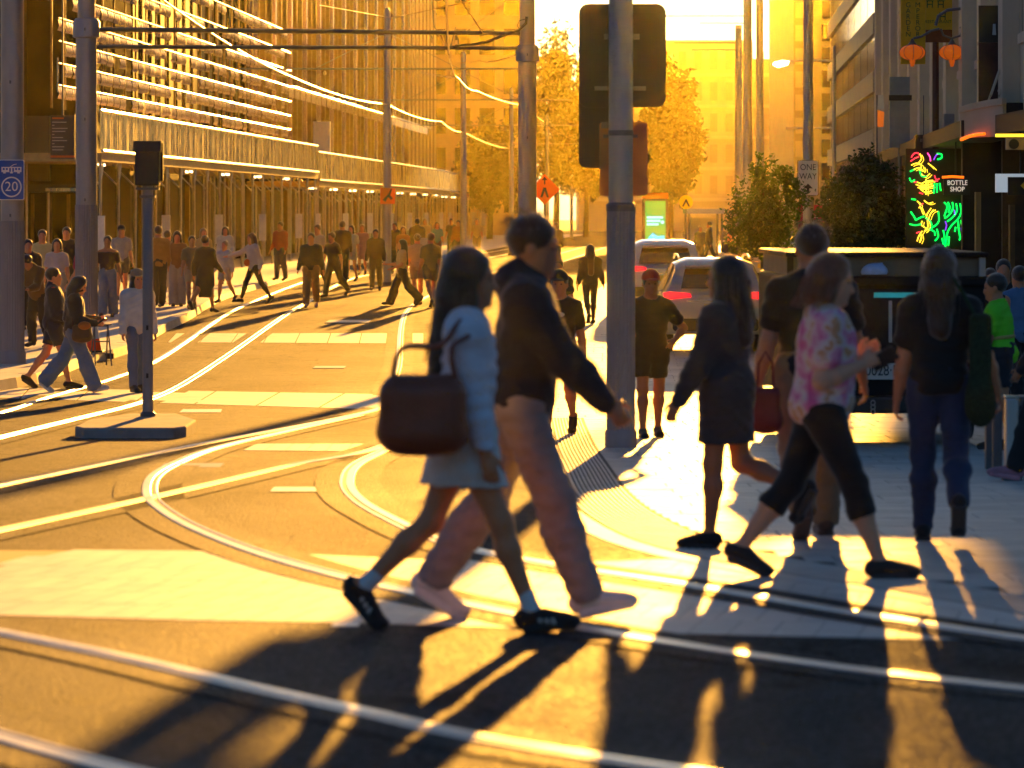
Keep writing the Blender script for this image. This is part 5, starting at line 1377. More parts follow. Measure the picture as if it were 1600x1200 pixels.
    # --- hair and headwear
    if hairstyle:
        F = Field(sc(hd0)-0.45*S*0.55, sc(hd0)+0.2*S, min(h, 0.02))
        F.ell(sc(hp_((0,-0.010,0.105))), sc((0.053,0.062,0.060)), 0.0, HRm)
        if hairstyle in ('long','bob','midlong','shoulder'):
            F.cone(sc(hp_((0,-0.030,0.09))), sc(hp_((0,-0.034,0.03))), 0.050*S, 0.050*S, 0.02*S)
            for s in (1,-1): F.cone(sc(hp_((s*0.036,-0.004,0.09))), sc(hp_((s*0.042,0.0,0.012 if hairstyle != 'bob' else 0.025))), 0.022*S, 0.022*S, 0.02*S)
            ln = {'long':0.20,'midlong':0.12,'bob':0.0,'shoulder':0.09}[hairstyle]
            if ln:
                b = T((0,-0.060,0.845-ln)); F.cone(sc(hp_((0,-0.034,0.03))), sc(b), 0.052*S, 0.040*S, 0.03*S)
                for s in (1,-1): F.cone(sc(hp_((s*0.040,-0.01,0.02))), sc(T((s*0.05,-0.035,0.845-ln*0.9))), 0.024*S, 0.018*S, 0.02*S)
        if hairstyle == 'wavy':
            for s in (1,-1):
                F.cone(sc(hp_((s*0.045,-0.01,0.09))), sc(T((s*0.07,-0.01,0.76))), 0.03*S, 0.03*S, 0.02*S)
            F.cone(sc(hp_((0,-0.03,0.09))), sc(T((0,-0.06,0.70))), 0.055*S, 0.05*S, 0.03*S)
        if hairstyle == 'bun':
            F.ell(sc(hp_((0,-0.075,0.12))), sc((0.028,0.028,0.028)), 0.01*S)
        F.ell(sc(hp_((0,0.066,0.052))), sc((0.046,0.052,0.070)), 0.008*S, HRm, sub=True)
        if hairstyle in ('short','bun'):
            F.ell(sc(hp_((0,0.03,0.02))), sc((0.09,0.075,0.055)), 0.004*S, HRm, sub=True)
            F.cut(sc(hp_((0,0,0.045))), HR@np.array([0,0,-1.0]))
        ho = to_obj([F], 'hair', hairm(hair), e, wr=0.004 if h < 0.022 else 0)
        if near and ho:
            rng = np.random.default_rng(int(x*100) % 97); mb = MB()
            ln = {'long':0.20,'midlong':0.12,'bob':0.075,'short':0.0,'wavy':0.14,'shoulder':0.085}.get(hairstyle, 0)
            for _ in range(150):
                th = rng.uniform(-2.6, 2.6) - math.pi/2; el = rng.uniform(0.1, 1.35)
                a = np.array([math.cos(th)*math.cos(el)*0.054, math.sin(th)*math.cos(el)*0.063-0.010, 0.105+math.sin(el)*0.061])
                o_ = np.array([math.cos(th), math.sin(th), 0.0])
                if ln == 0:
                    if rng.random() < 0.4: continue
                    P3 = [a*1.0, a + o_*0.012 + np.array([0,0,0.010]), a + o_*rng.uniform(0.015,0.028) + np.array([0,0,rng.uniform(-0.01,0.012)])]
                else:
                    r_ = rng.uniform(0.0, 0.014); P3 = [a, np.array([o_[0]*(0.054+r_), o_[1]*(0.064+r_)-0.012, 0.07]), np.array([o_[0]*(0.056+r_*1.5), o_[1]*(0.062+r_)-0.02, 0.07-ln*0.6]), np.array([o_[0]*(0.05+r_*2), o_[1]*(0.058+r_*2)-0.025, 0.06-ln*rng.uniform(0.85,1.1)])]
                    if o_[1] > 0.55: continue
                mb.tube([sc(hp_(q)) for q in P3], [0.0016]*len(P3), 4, cap=False)
            so_ = mb.build('loose_strands', hairm(hair), ho); so_['kind'] = 'stuff'
    if hat:
        F = Field(sc(hp_((0,0,0.1)))-0.12*S, sc(hp_((0,0,0.1)))+0.12*S, min(h, 0.012))
        F.ell(sc(hp_((0,-0.006,0.115))), sc((0.057,0.067,0.060)), 0, HRm)
        F.cut(sc(hp_((0,0,0.105))), HR@np.array([0,0,-1.0]))
        F.ell(sc(hp_((0,0.065,0.108))), sc((0.042,0.05,0.006)), 0.01*S, HRm)
        to_obj([F], 'cap', cloth(hat), e)
    e['_'] = 0; del e['_']
    Rz = rotz(R_(yaw))
    def W(p): q = Rz@(np.array(p)*S); return (q[0]+x, q[1]+d, q[2]+base)
    return {k: W(v) for k, v in J.items() if k[:2] in ('sh','el','wr','hi','kn','an')} | {'W': W, 'T': lambda p: W(T(p)), 'e': e, 'Rh': {n: Rz@J['Rh'+n] for n in 'RL'}, 'head': W(hd0)}
# ------------------------------------------------------------------ vehicles
def loft_car(mb, st):
    """st: (y, sill, wm, belt, wb, roof, wr)"""
    n = 10; vs = []
    for (y, sl_, wm, bz, wb, rz, wr) in st:
        half = [(wm*0.9, sl_), (wm, sl_+0.14), (wb, bz), (wr+0.03, bz+(rz-bz)*0.86), (wr*0.7, rz)]
        vs += [(p[0], y, p[1]) for p in half] + [(-p[0], y, p[1]) for p in reversed(half)]
    fs = [(i*n+k, i*n+(k+1) % n, (i+1)*n+(k+1) % n, (i+1)*n+k) for i in range(len(st)-1) for k in range(n)]
    fs += [tuple(range(n))[::-1], tuple((len(st)-1)*n+k for k in range(n))]
    return mb.add(vs, fs)
def wheel(par, x, y, r=0.35, w=0.22):
    t = MB(); vs = []
    prof = [(r*0.62,-w/2),(r*0.94,-w/2),(r,-w*0.36),(r,w*0.36),(r*0.94,w/2),(r*0.62,w/2)]
    n = 24; N0 = len(prof)
    for (rr, xx) in prof:
        for k in range(n): a = 2*math.pi*k/n; vs.append((x+xx, y+rr*math.cos(a), r+rr*math.sin(a)))
    t.add(vs, [(i*n+k, i*n+(k+1) % n, (i+1)*n+(k+1) % n, (i+1)*n+k) for i in range(N0-1) for k in range(n)])
    o = t.build('wheel', M_BLACK, par, smooth=True)
    t = MB(); vs = [(x, y, r)]
    for k in range(10):
        a = 2*math.pi*k/10; rr = r*0.62 if k % 2 else r*0.5; vs.append((x+(w*0.42 if x > 0 else -w*0.42), y+rr*math.cos(a), r+rr*math.sin(a)))
    t.add(vs, [(0, k+1, (k+1) % 10+1) for k in range(10)]); t.build('rim', M_STEEL, o)
M_TAIL = mat('lit_tail_lamp', (0.6,0.01,0.02), 0.2, emit=(1,0.01,0.02), estr=0.5)
def suv(lab, x, d, yaw, paint, key, rails=True, base=None):
    c = empty('parked_car' if key != 'suv' else 'sport_utility_vehicle', (x, d, zg(d)+0.008), R_(yaw), lab, 'car', 'cars on the far side street')
    P = mat('car_paint_'+key, paint, 0.4, 0.35, coat=0.8, var=0.04)
    st = [(0.0,0.46,0.80,0.98,0.80,1.02,0.76),(0.10,0.36,0.91,1.00,0.90,1.08,0.80),(0.34,0.32,0.93,1.04,0.90,1.50,0.66),(0.55,0.32,0.93,1.05,0.90,1.61,0.66),(1.4,0.30,0.93,1.03,0.90,1.66,0.67),
          (2.3,0.30,0.93,1.0,0.90,1.64,0.66),(2.9,0.30,0.93,0.99,0.89,1.52,0.64),(3.6,0.31,0.93,0.98,0.88,1.05,0.78),(4.3,0.33,0.91,0.86,0.84,0.92,0.74),(4.62,0.42,0.78,0.74,0.70,0.78,0.6)]
    loft_car(MB(), st).build('body', P, c, smooth=True)
    # glass set just proud of the shell
    MB().add([(-0.60,0.095,1.13),(0.60,0.095,1.13),(0.52,0.30,1.47),(-0.52,0.30,1.47)], [(0,1,2,3)]).build('rear_window', M_GLASSD, c)
    for s in (1,-1):
        MB().add([(s*0.912,0.5,1.07),(s*0.912,3.2,1.04),(s*0.70,2.75,1.50),(s*0.705,0.62,1.53)], [(0,1,2,3)]).build('side_window', M_GLASSD, c)
        mb = MB(); mb.slab_xz([(s*0.42,0.98),(s*0.90,0.93),(s*0.915,1.06),(s*0.80,1.08),(s*0.44,1.05)], -0.035, 0.12); mb.build('tail_lamp', M_TAIL, c)
        wheel(c, s*0.82, 0.85); wheel(c, s*0.82, 3.55)
        mb = MB(); mb.cbox((s*1.03,2.85,1.06), (0.18,0.1,0.13)); mb.build('mirror', P, c, bevel=0.03)
        if rails: MB().tube([(s*0.62,0.5,1.66),(s*0.62,1.0,1.71),(s*0.62,2.2,1.71),(s*0.62,2.6,1.64)], 0.02, 6).build('roof_rail', M_NICKEL, c)
    MB().slab_xz(rrect(1.5,0.22,0.06,cz=0.50), -0.045, 0.1).build('bumper', M_BLACK, c, bevel=0.02)
    MB().slab_xz(rrect(0.40,0.13,0.01,cz=0.80), -0.02, 0.02).build('number_plate', mat('plate_yellow',(.7,.5,.1),.4), c)
    MB().box(-0.5,0.5,-0.012,0.05,0.90,0.925).build('chrome_strip', M_NICKEL, c)
    MB().box(-0.52,0.52,0.16,0.36,1.50,1.545).build('roof_spoiler', P, c, bevel=0.015)
    MB().add([(-0.66,3.55,1.07),(0.66,3.55,1.07),(0.56,2.95,1.49),(-0.56,2.95,1.49)], [(0,1,2,3)]).build('windscreen', M_GLASSD, c)
    return c
suv('silver sport utility car seen from behind with lit red tail lamps', X(1118,67), 67, 0, (0.42,0.42,0.44), 'suv')
suv('white car further up the side street behind the signal pole', X(1040,86), 86, 0, (0.6,0.6,0.6), 'white', rails=False)
suv('pale distant car parked beneath the dense street tree', X(1195,104), 104, 0, (0.5,0.48,0.44), 'pale', rails=False)

d = 36.0; x0 = X(1385,d); zb = zg(d)
tk = empty('delivery_van', (x0, d, zb+0.012), 0, 'black boxy delivery van seen from behind with white number plate', 'van')
PB_ = mat('van_paint_black', (0.010,0.011,0.014), 0.65, 0.0, spec=0.2)
vz = lambda v: Z(v,d)-zb-0.012
mb = MB(); W2 = 0.93
mb.box(-W2, W2, 0.0, 4.2, 0.36, vz(432)).build('body', PB_, tk, bevel=0.04)
MB().box(-W2-0.02, W2+0.03, -0.05, 4.0, vz(402), vz(394)).build('roof', PB_, tk, bevel=0.02)
MB().box(-W2+0.03, W2-0.03, 0.06, 3.9, vz(432)+0.003, vz(403)).build('pale_glass_band', mat('bright_glass_tint',(.16,.14,.11),.7,var=.15,vscale=3), tk)  # pale colour stands in for brightness seen through the rear glass
for s in (1,-1): MB().box(s*(W2-0.03)-0.03, s*(W2-0.03)+0.03, 0.0, 0.06, vz(432), vz(402)).build('corner_post', PB_ if s < 0 else M_STEEL, tk)
MB().box(-W2-0.03, W2+0.03, -0.07, 0.0, vz(446), vz(432)).build('rear_rail', PB_, tk, bevel=0.015)
MB().box(-0.62, 0.70, -0.016, 0.0, vz(540), vz(452)).build('rear_window', M_GLASSD, tk)
MB().box(-0.12, 0.34, -0.024, -0.017, vz(465), vz(457)).build('cyan_strip_lamp', mat('cyan_strip',(.02,.3,.35),.3,emit=(0.02,.5,.6),estr=.06), tk)
MB().box(-0.34, -0.31, -0.03, -0.016, vz(538), vz(455)).build('window_pillar', mat('tan_pillar',(.2,.15,.1),.5), tk); MB().box(0.02, 0.05, -0.03, -0.016, vz(535), vz(470)).build('window_pillar', M_STEEL, tk)
np_ = MB().slab_xz(rrect(74/FP*d, 25/FP*d, 0.012, cx=X(1378,d)-x0, cz=vz(580)), -0.05, -0.03).build('number_plate', mat('plate_white',(.62,.6,.55),.4), tk)
text('plate_number', '0028·E', 0.145, (X(1377,d)-x0, -0.054, vz(579)), M_BLACK, np_, depth=0.002, sx=0.78)
MB().box(-W2, W2, -0.12, -0.002, 0.30, 0.46).build('bumper', M_BLACK, tk, bevel=0.03)
for s in (1,-1):
    MB().box(s*0.8-0.06, s*0.8+0.06, -0.02, 0.0, 0.55, 0.85).build('tail_lamp', mat('dull_red_lens',(.12,.008,.01),.25), tk)
    wheel(tk, s*0.78, 0.8, 0.34); wheel(tk, s*0.78, 3.4, 0.34)
for k in range(3): MB().tube([(X(1362,d)-x0+0.02*math.cos(a), -0.13, 0.40-k*0.04+0.025*math.sin(a)) for a in np.linspace(0,2*math.pi,9)], 0.006, 5).build('tow_chain', M_STEEL, tk)
bgm = mat('blue_white_plastic', (.42,.55,.8), .35, var=.15, vscale=12)
F = Field((-0.16,-0.12,-0.01),(0.16,0.12,0.16),0.012); F.ell((0,0,0.03),(0.12,0.08,0.08),0.02); F.ell((-0.06,0.01,0.02),(0.07,0.07,0.05),0.03); F.cone((0.02,0,0.08),(0.07,0,0.11),0.02,0.008,0.02); F.cut((0,0,0),(0,0,-1))
pb = to_obj([F], 'plastic_bag', bgm, None); pb.location = (X(1367,d), d-0.02, Z(431,d)+0.012); tag(pb, 'crumpled blue white plastic bag lying on the van rear ledge', 'bag')

# ------------------------------------------------------------------ street furniture
x_, d = gp(1581, 752)
for (u, w_, m_, v0, lab) in ((1581, 22, mat('brushed_steel',(.5,.55,.6),.28,.9), 618, 'shiny brushed steel bollard beside the seat rail'), (1558, 15, M_STEELD, 614, 'dark bollard just behind the shiny one')):
    dd = d if u == 1581 else d+1.2
    b = empty('bollard', (X(u,dd), dd, zg(dd)+0.01), 0, lab, 'bollard', 'bollards at the plaza edge')
    hh = Z(v0,dd)-zg(dd)-0.01; w2 = w_/2/FP*dd
    MB().box(-w2, w2, -w2, w2, 0, hh-0.02).build('post', m_, b, bevel=0.012); MB().box(-w2-0.004, w2+0.004, -w2-0.004, w2+0.004, hh-0.02, hh).build('cap', M_NICKEL if u == 1581 else m_, b, bevel=0.006); MB().box(-w2-0.02, w2+0.02, -w2-0.02, w2+0.02, 0, 0.025).build('foot', M_STEELD, b)
dd = d+1.2
sr = empty('seat_rail', (X(1590,dd), dd+0.3, zg(dd)), 0, 'low dark seat rail running off behind the bollards', 'railing')
MB().box(-0.3, 1.2, 0, 0.3, 0.52, 0.60).build('seat', M_STEELD, sr, bevel=0.01); MB().box(0.3, 0.38, 0.1, 0.2, 0.008, 0.52).build('leg', M_STEELD, sr); MB().box(-0.2, -0.12, 0.1, 0.2, 0.008, 0.52).build('leg', M_STEELD, sr)
# traffic cone and folding sign frame on the footpath
d = 64.0; x_ = X(146,d); zc = zg(d)+0.157
tc_ = empty('traffic_cone', (x_, d, zc), 0, 'orange traffic cone with a white band beside the steel pole', 'traffic cone')
M_CONE = mat('cone_orange', (.75,.07,.015), .45, transl=.2)
s = 1.05
MB().lathe([(0.13*s,0.03),(0.095*s,0.22*s)], 20).build('lower_cone', M_CONE, tc_, smooth=True); MB().lathe([(0.095*s,0.22*s),(0.06*s,0.44*s)], 20).build('white_band', M_WHITE, tc_, smooth=True); MB().lathe([(0.06*s,0.44*s),(0.035*s,0.58*s),(0.02,0.6*s)], 20).build('upper_cone', M_CONE, tc_, smooth=True)
MB().box(-0.17,0.17,-0.17,0.17,0,0.035).build('base', M_BLACK, tc_, bevel=.01)
d = 59.0; x_ = X(158,d)
fr = empty('folding_stand', (x_, d, zg(d)+0.157), R_(20), 'dark folding sign frame standing on the kerb below the cone', 'stand')
for sx2 in (-0.13, 0.13):
    MB().tube([(sx2,-0.15,0),(sx2*0.8,0,0.62)], 0.012, 6).build('leg', M_STEELD, fr); MB().tube([(sx2,0.2,0),(sx2*0.8,0,0.62)], 0.012, 6).build('leg', M_STEELD, fr)
for t in (0.3, 0.6, 0.98): MB().tube([(-0.13*(1-.2*t),-0.15*(1-t),0.62*t),(0.13*(1-.2*t),-0.15*(1-t),0.62*t)], 0.01, 6).build('crossbar', M_STEELD, fr)
MB().box(-0.16, 0.16, -0.02, 0.2, 0.62, 0.635).build('tray', M_BLACK, fr)
x_, d = gp(22, 600)
pv_ = tag(MB().prism([(-0.3,-0.4),(0.28,-0.35),(0.34,0.45),(-0.2,0.5)], 0, 0.045).build('drain_plate', mat('grey_plate',(.1,.1,.1),.5,var=.2)), 'loose grey plate lying on the kerb ramp at the left edge', 'plate'); pv_.location = (x_, d, zg(d)+0.02)

# ------------------------------------------------------------------ people
ZL = lambda d: zg(d)+0.15
ZP = lambda d: zg(d)+0.012
# the two walkers in front
d = 16.35
wom = person('woman in a white long-sleeved top and pale short skirt, brown bag on her shoulder', X(722,d), d, -90, 1.66, 0.0085, z=zg(d)+0.009, sk=0, hair='black', hairstyle='long', top=('long',(0.78,0.74,0.82)), bot=('skirt',(0.78,0.71,0.66),0.40),
    shoes=(0.02,0.02,0.022), sole=(0.03,0.03,0.03), socks=(0.75,0.74,0.74), legs=((25,6),(-20,26)), feet=(-6,48), arms=((6,8,0),(-4,10,0)), lean=3, fat=0.95, group='two walkers crossing in front', abd=(6,8))
d2 = 16.95
man = person('man in a dark navy hooded jacket and tan chinos walking beside her', X(812,d2), d2, -90, 1.79, 0.0085, z=zg(d2)+0.009, sk=1, hair='brown', hairstyle='short', top=('hoodie',(0.014,0.018,0.028)), bot=('pants',(0.30,0.27,0.265)),
    shoes=(0.82,0.78,0.72), sole=(0.85,0.82,0.78), legs=((22,4),(-19,16)), feet=(-12,30), arms=((36,6,0),(-8,18,0)), lean=4, fat=1.0, head=-4, nod=4, group='two walkers crossing in front', abd=(4,8))
# her bag
dB = 16.05; M_LEA = mat('brown_leather', (0.27,0.07,0.035), 0.42, var=0.18, vscale=5, bump=.2, bscale=50)
bag = empty('shoulder_bag', (X(661,dB), dB, Z(646,dB)), 0, 'large brown leather shoulder bag hanging behind the woman', 'bag')
hw, hh = 74/FP*dB, 64/FP*dB
F = Field((-0.26,-0.14,-0.24),(0.26,0.14,0.24),0.01)
F.box((0,0,0),(hw-0.10,0.028,hh-0.09),0.085,0.02); F.ell((0,0,-hh*0.45),(hw*0.95,0.085,hh*0.52),0.05); F.ell((0,0,hh+0.02),(hw*0.9,0.05,0.06),0.01,sub=True)
to_obj([F],'pouch',M_LEA,bag)
sh = Vector(wom['shR']) - Vector(bag.location)
for yo in (-0.05, 0.05):
    top_ = sh + Vector((-0.02, yo-0.01, 0.055))
    pts = [Vector((-0.13,yo,hh-0.05)), Vector((-0.09,yo,hh+0.10)), top_*0.6+Vector((-0.02,yo,hh*0.3)), top_, top_+Vector((0.05,0,-0.05)), Vector((0.12,yo,hh+0.10)), Vector((0.14,yo,hh-0.05))]
    MB().tube(catmull([np.array(p) for p in pts], 0.04), 0.011, 8).build('strap', M_LEA, bag, smooth=True)
MB().box(-0.02,0.02,-0.092,-0.08,0.04,0.07).build('buckle', M_NICKEL, bag, bevel=.004)
# black three-striped shoes: pale stripes on the outer sides
mS_ = mat('pale_stripe', (.6,.58,.5), .6)

d = 19.4
flo_m = bpy.data.materials.new('floral_print'); flo_m.use_nodes = True
N, L_ = flo_m.node_tree.nodes, flo_m.node_tree.links; p_ = N['Principled BSDF']; p_.inputs['Roughness'].default_value = .8
tc0 = N.new('ShaderNodeTexCoord'); vo = N.new('ShaderNodeTexNoise'); vo.inputs['Scale'].default_value = 9; vo.inputs['Detail'].default_value = 3; L_.new(tc0.outputs['Object'], vo.inputs['Vector'])
rp = N.new('ShaderNodeValToRGB'); L_.new(vo.outputs['Fac'], rp.inputs[0]); er = rp.color_ramp.elements
er[0].position = .36; er[0].color = (.70,.14,.34,1); er[1].position = .66; er[1].color = (.70,.50,.38,1)
e1 = er.new(.46); e1.color = (.78,.36,.50,1); e2 = er.new(.54); e2.color = (.82,.68,.64,1); e3 = er.new(.60); e3.color = (.66,.30,.12,1)
L_.new(rp.outputs[0], p_.inputs['Base Color'])
flo = person('woman with auburn bob in pink floral blouse and black leggings holding a phone', X(1283,d), d, -88, 1.67, 0.009, z=zg(d)+0.012, sk=3, hair='red', hairstyle='bob', top=('shirt',(0.6,0.3,0.35)), topm=flo_m, bot=('capri',(0.012,0.012,0.013)),
    shoes=(0.035,0.03,0.03), legs=((24,6),(-22,16)), feet=(-4,24), arms=((-8,120,0),(0,122,0)), ein=(12,12), lean=3, fat=1.32, head=-6, nod=8, group='people on the plaza corner', abd=(8,8))
ph_ = Vector(flo['wrR']); 
pn = tag(MB().box(-0.04,0.04,-0.006,0.006,-0.075,0.075).build('mobile_phone', M_BLACK, bevel=.004), 'dark phone held by the woman in floral blouse', 'phone'); pn.location = ph_ + Vector((0.11,0.02,0.03)); pn.rotation_euler = (0.6,0.9,0.3)
d = 22.6
per = person('broad man in black tee-shirt and tan trousers walking away behind the floral blouse', X(1268,d), d, 4, 1.84, 0.011, z=ZP(d), sk=1, hair='brown', hairstyle='short', top=('tee',(0.010,0.010,0.012)), bot=('pants',(0.24,0.17,0.10)),
    shoes=(0.1,0.06,0.04), legs=((14,6),(-12,30)), arms=((6,14,0),(-6,14,0)), fat=1.22, group='people on the plaza corner', abd=(14,14))
bg_ = empty('tote_bag', (X(1196,22.3), 22.3, Z(638,22.3)), 0, 'dark red tote bag hanging beside the man in black', 'bag')
F = Field((-0.14,-0.1,-0.18),(0.14,0.1,0.18),0.012); F.box((0,0,0),(0.05,0.03,0.09),0.035,0.01); F.ell((0,0,-0.07),(0.10,0.06,0.08),0.04); to_obj([F],'pouch',mat('dark_red_leather',(.16,.012,.02),.45,var=.2),bg_)
MB().tube([(-0.05,0,0.1),(-0.04,0,0.26),(0.0,0,0.33),(0.04,0,0.26),(0.05,0,0.1)], 0.008, 6).build('handle', mat('dark_red_leather',(.16,.012,.02),.45), bg_, smooth=True)
d = 22.2
jea = person('woman seen from behind in black tee-shirt and flared dark blue jeans', X(1468,d), d, -4, 1.69, 0.010, z=ZP(d), sk=0, hair='brown', hairstyle='midlong', top=('tee',(0.011,0.011,0.012)), bot=('jeans',(0.022,0.04,0.10)),
    shoes=(0.02,0.02,0.022), legs=((-12,42),(8,4)), feet=(50,0), arms=((-8,30,0),(4,6,0)), fat=1.08, group='people on the plaza corner', abd=(20,8))
tb = empty('mesh_tote_bag', (X(1532,22.0), 22.0, Z(570,22.0)), 0, 'dark green mesh tote bag on the shoulder of the woman in jeans', 'bag')
F = Field((-0.18,-0.12,-0.42),(0.18,0.12,0.36),0.014); F.box((0,0,0.0),(0.03,0.02,0.26),0.035,0.02); F.ell((0.0,0,-0.22),(0.09,0.06,0.14),0.05); to_obj([F],'pouch',mat('green_mesh_cloth',(.012,.035,.015),.9,var=.5,vscale=60),tb)
MB().tube([(-0.03,0,0.28),(-0.1,0.04,0.42),(-0.15,0.08,0.50)], 0.012, 6).build('strap', mat('green_mesh_cloth',(.012,.035,.015),.9), tb)
d = 21.6
per = person('woman with dark hair in charcoal dress walking left with one foot lifted', X(1134,d), d, 62, 1.63, 0.010, z=ZP(d), sk=2, hair='black', hairstyle='midlong', top=('dress',(0.035,0.038,0.048),True,0.36), bot=('none',(0,0,0)),
    shoes=(0.015,0.013,0.013), legs=((-8,62),(6,3)), feet=(60,0), arms=((8,12,0),(16,8,0)), fat=1.08, group='people on the plaza corner', abd=(8,14))
d = 35.0
per = person('stocky man in fluorescent green safety shirt and dark shorts by the bollards', X(1566,d), d, 70, 1.6, 0.016, z=ZP(d), sk=1, hair='black', hairstyle='short', top=('shirt',(0.10,0.62,0.015)), bot=('shorts',(0.015,0.018,0.03)),
    topm=mat('fluoro_green',(0.12,0.75,0.02),.7,emit=(0.05,0.9,0.0),estr=0.0), shoes=(0.03,0.03,0.03), legs=((12,14),(-4,8)), arms=((12,40,0),(10,40,0)), fat=1.2, lean=6, head=8)
W_ = per['T']
for k, zz in enumerate((0.64, 0.57)):
    pts = [W_((0.098*math.cos(a), 0.078*math.sin(a)+0.006, zz)) for a in np.linspace(0, 2*math.pi, 25)]
    b0 = per['e']; o = MB().tube([np.array(p) for p in pts], 0.022, 8).build('reflective_band', mat('reflective_grey_yellow',(.5,.42,.1),.5), None); o.parent = b0; o.matrix_parent_inverse = (Matrix.Translation(b0.location) @ Matrix.Rotation(R_(70),4,'Z')).inverted()

# central pedestrians near the signal pole
d = 38.7
per = person('person in black tee-shirt with small white chest logo walking towards the camera', X(874,d), d, 172, 1.66, 0.016, z=zg(d)+0.004, sk=1, hair='black', hairstyle='short', hat=(0.012,0.012,0.014), top=('tee',(0.012,0.012,0.013)), bot=('shorts',(0.05,0.045,0.04)),
    shoes=(0.02,0.02,0.02), legs=((16,4),(-14,30)), arms=((14,18,0),(-12,12,0)), fat=1.12)
q_ = per['T']((0.0, 0.082, 0.745)); o = MB().slab_xz([(0.07*math.cos(a)*1.0, 0.028*math.sin(a)) for a in np.linspace(0,2*math.pi,17)[:-1]], 0, 0.006).build('chest_logo', mat('pale_teal_print',(.45,.55,.55),.7), per['e'])
o.matrix_parent_inverse = (Matrix.Translation(per['e'].location) @ Matrix.Rotation(R_(172),4,'Z')).inverted(); o.location = (q_[0], q_[1]-0.012, q_[2])
d = 38.0
per = person('person in red cap and black clothes standing right of the signal pole', X(1017,d), d, 186, 1.63, 0.016, z=ZP(d), sk=2, hair='black', hairstyle='short', hat=(0.30,0.012,0.02), top=('tee',(0.012,0.012,0.013)), bot=('shorts',(0.013,0.013,0.015)),
    shoes=(0.02,0.02,0.02), legs=((6,4),(-6,6)), arms=((4,10,0),(-6,88,0)), ein=(0,40), fat=1.06, abd=(8,38))
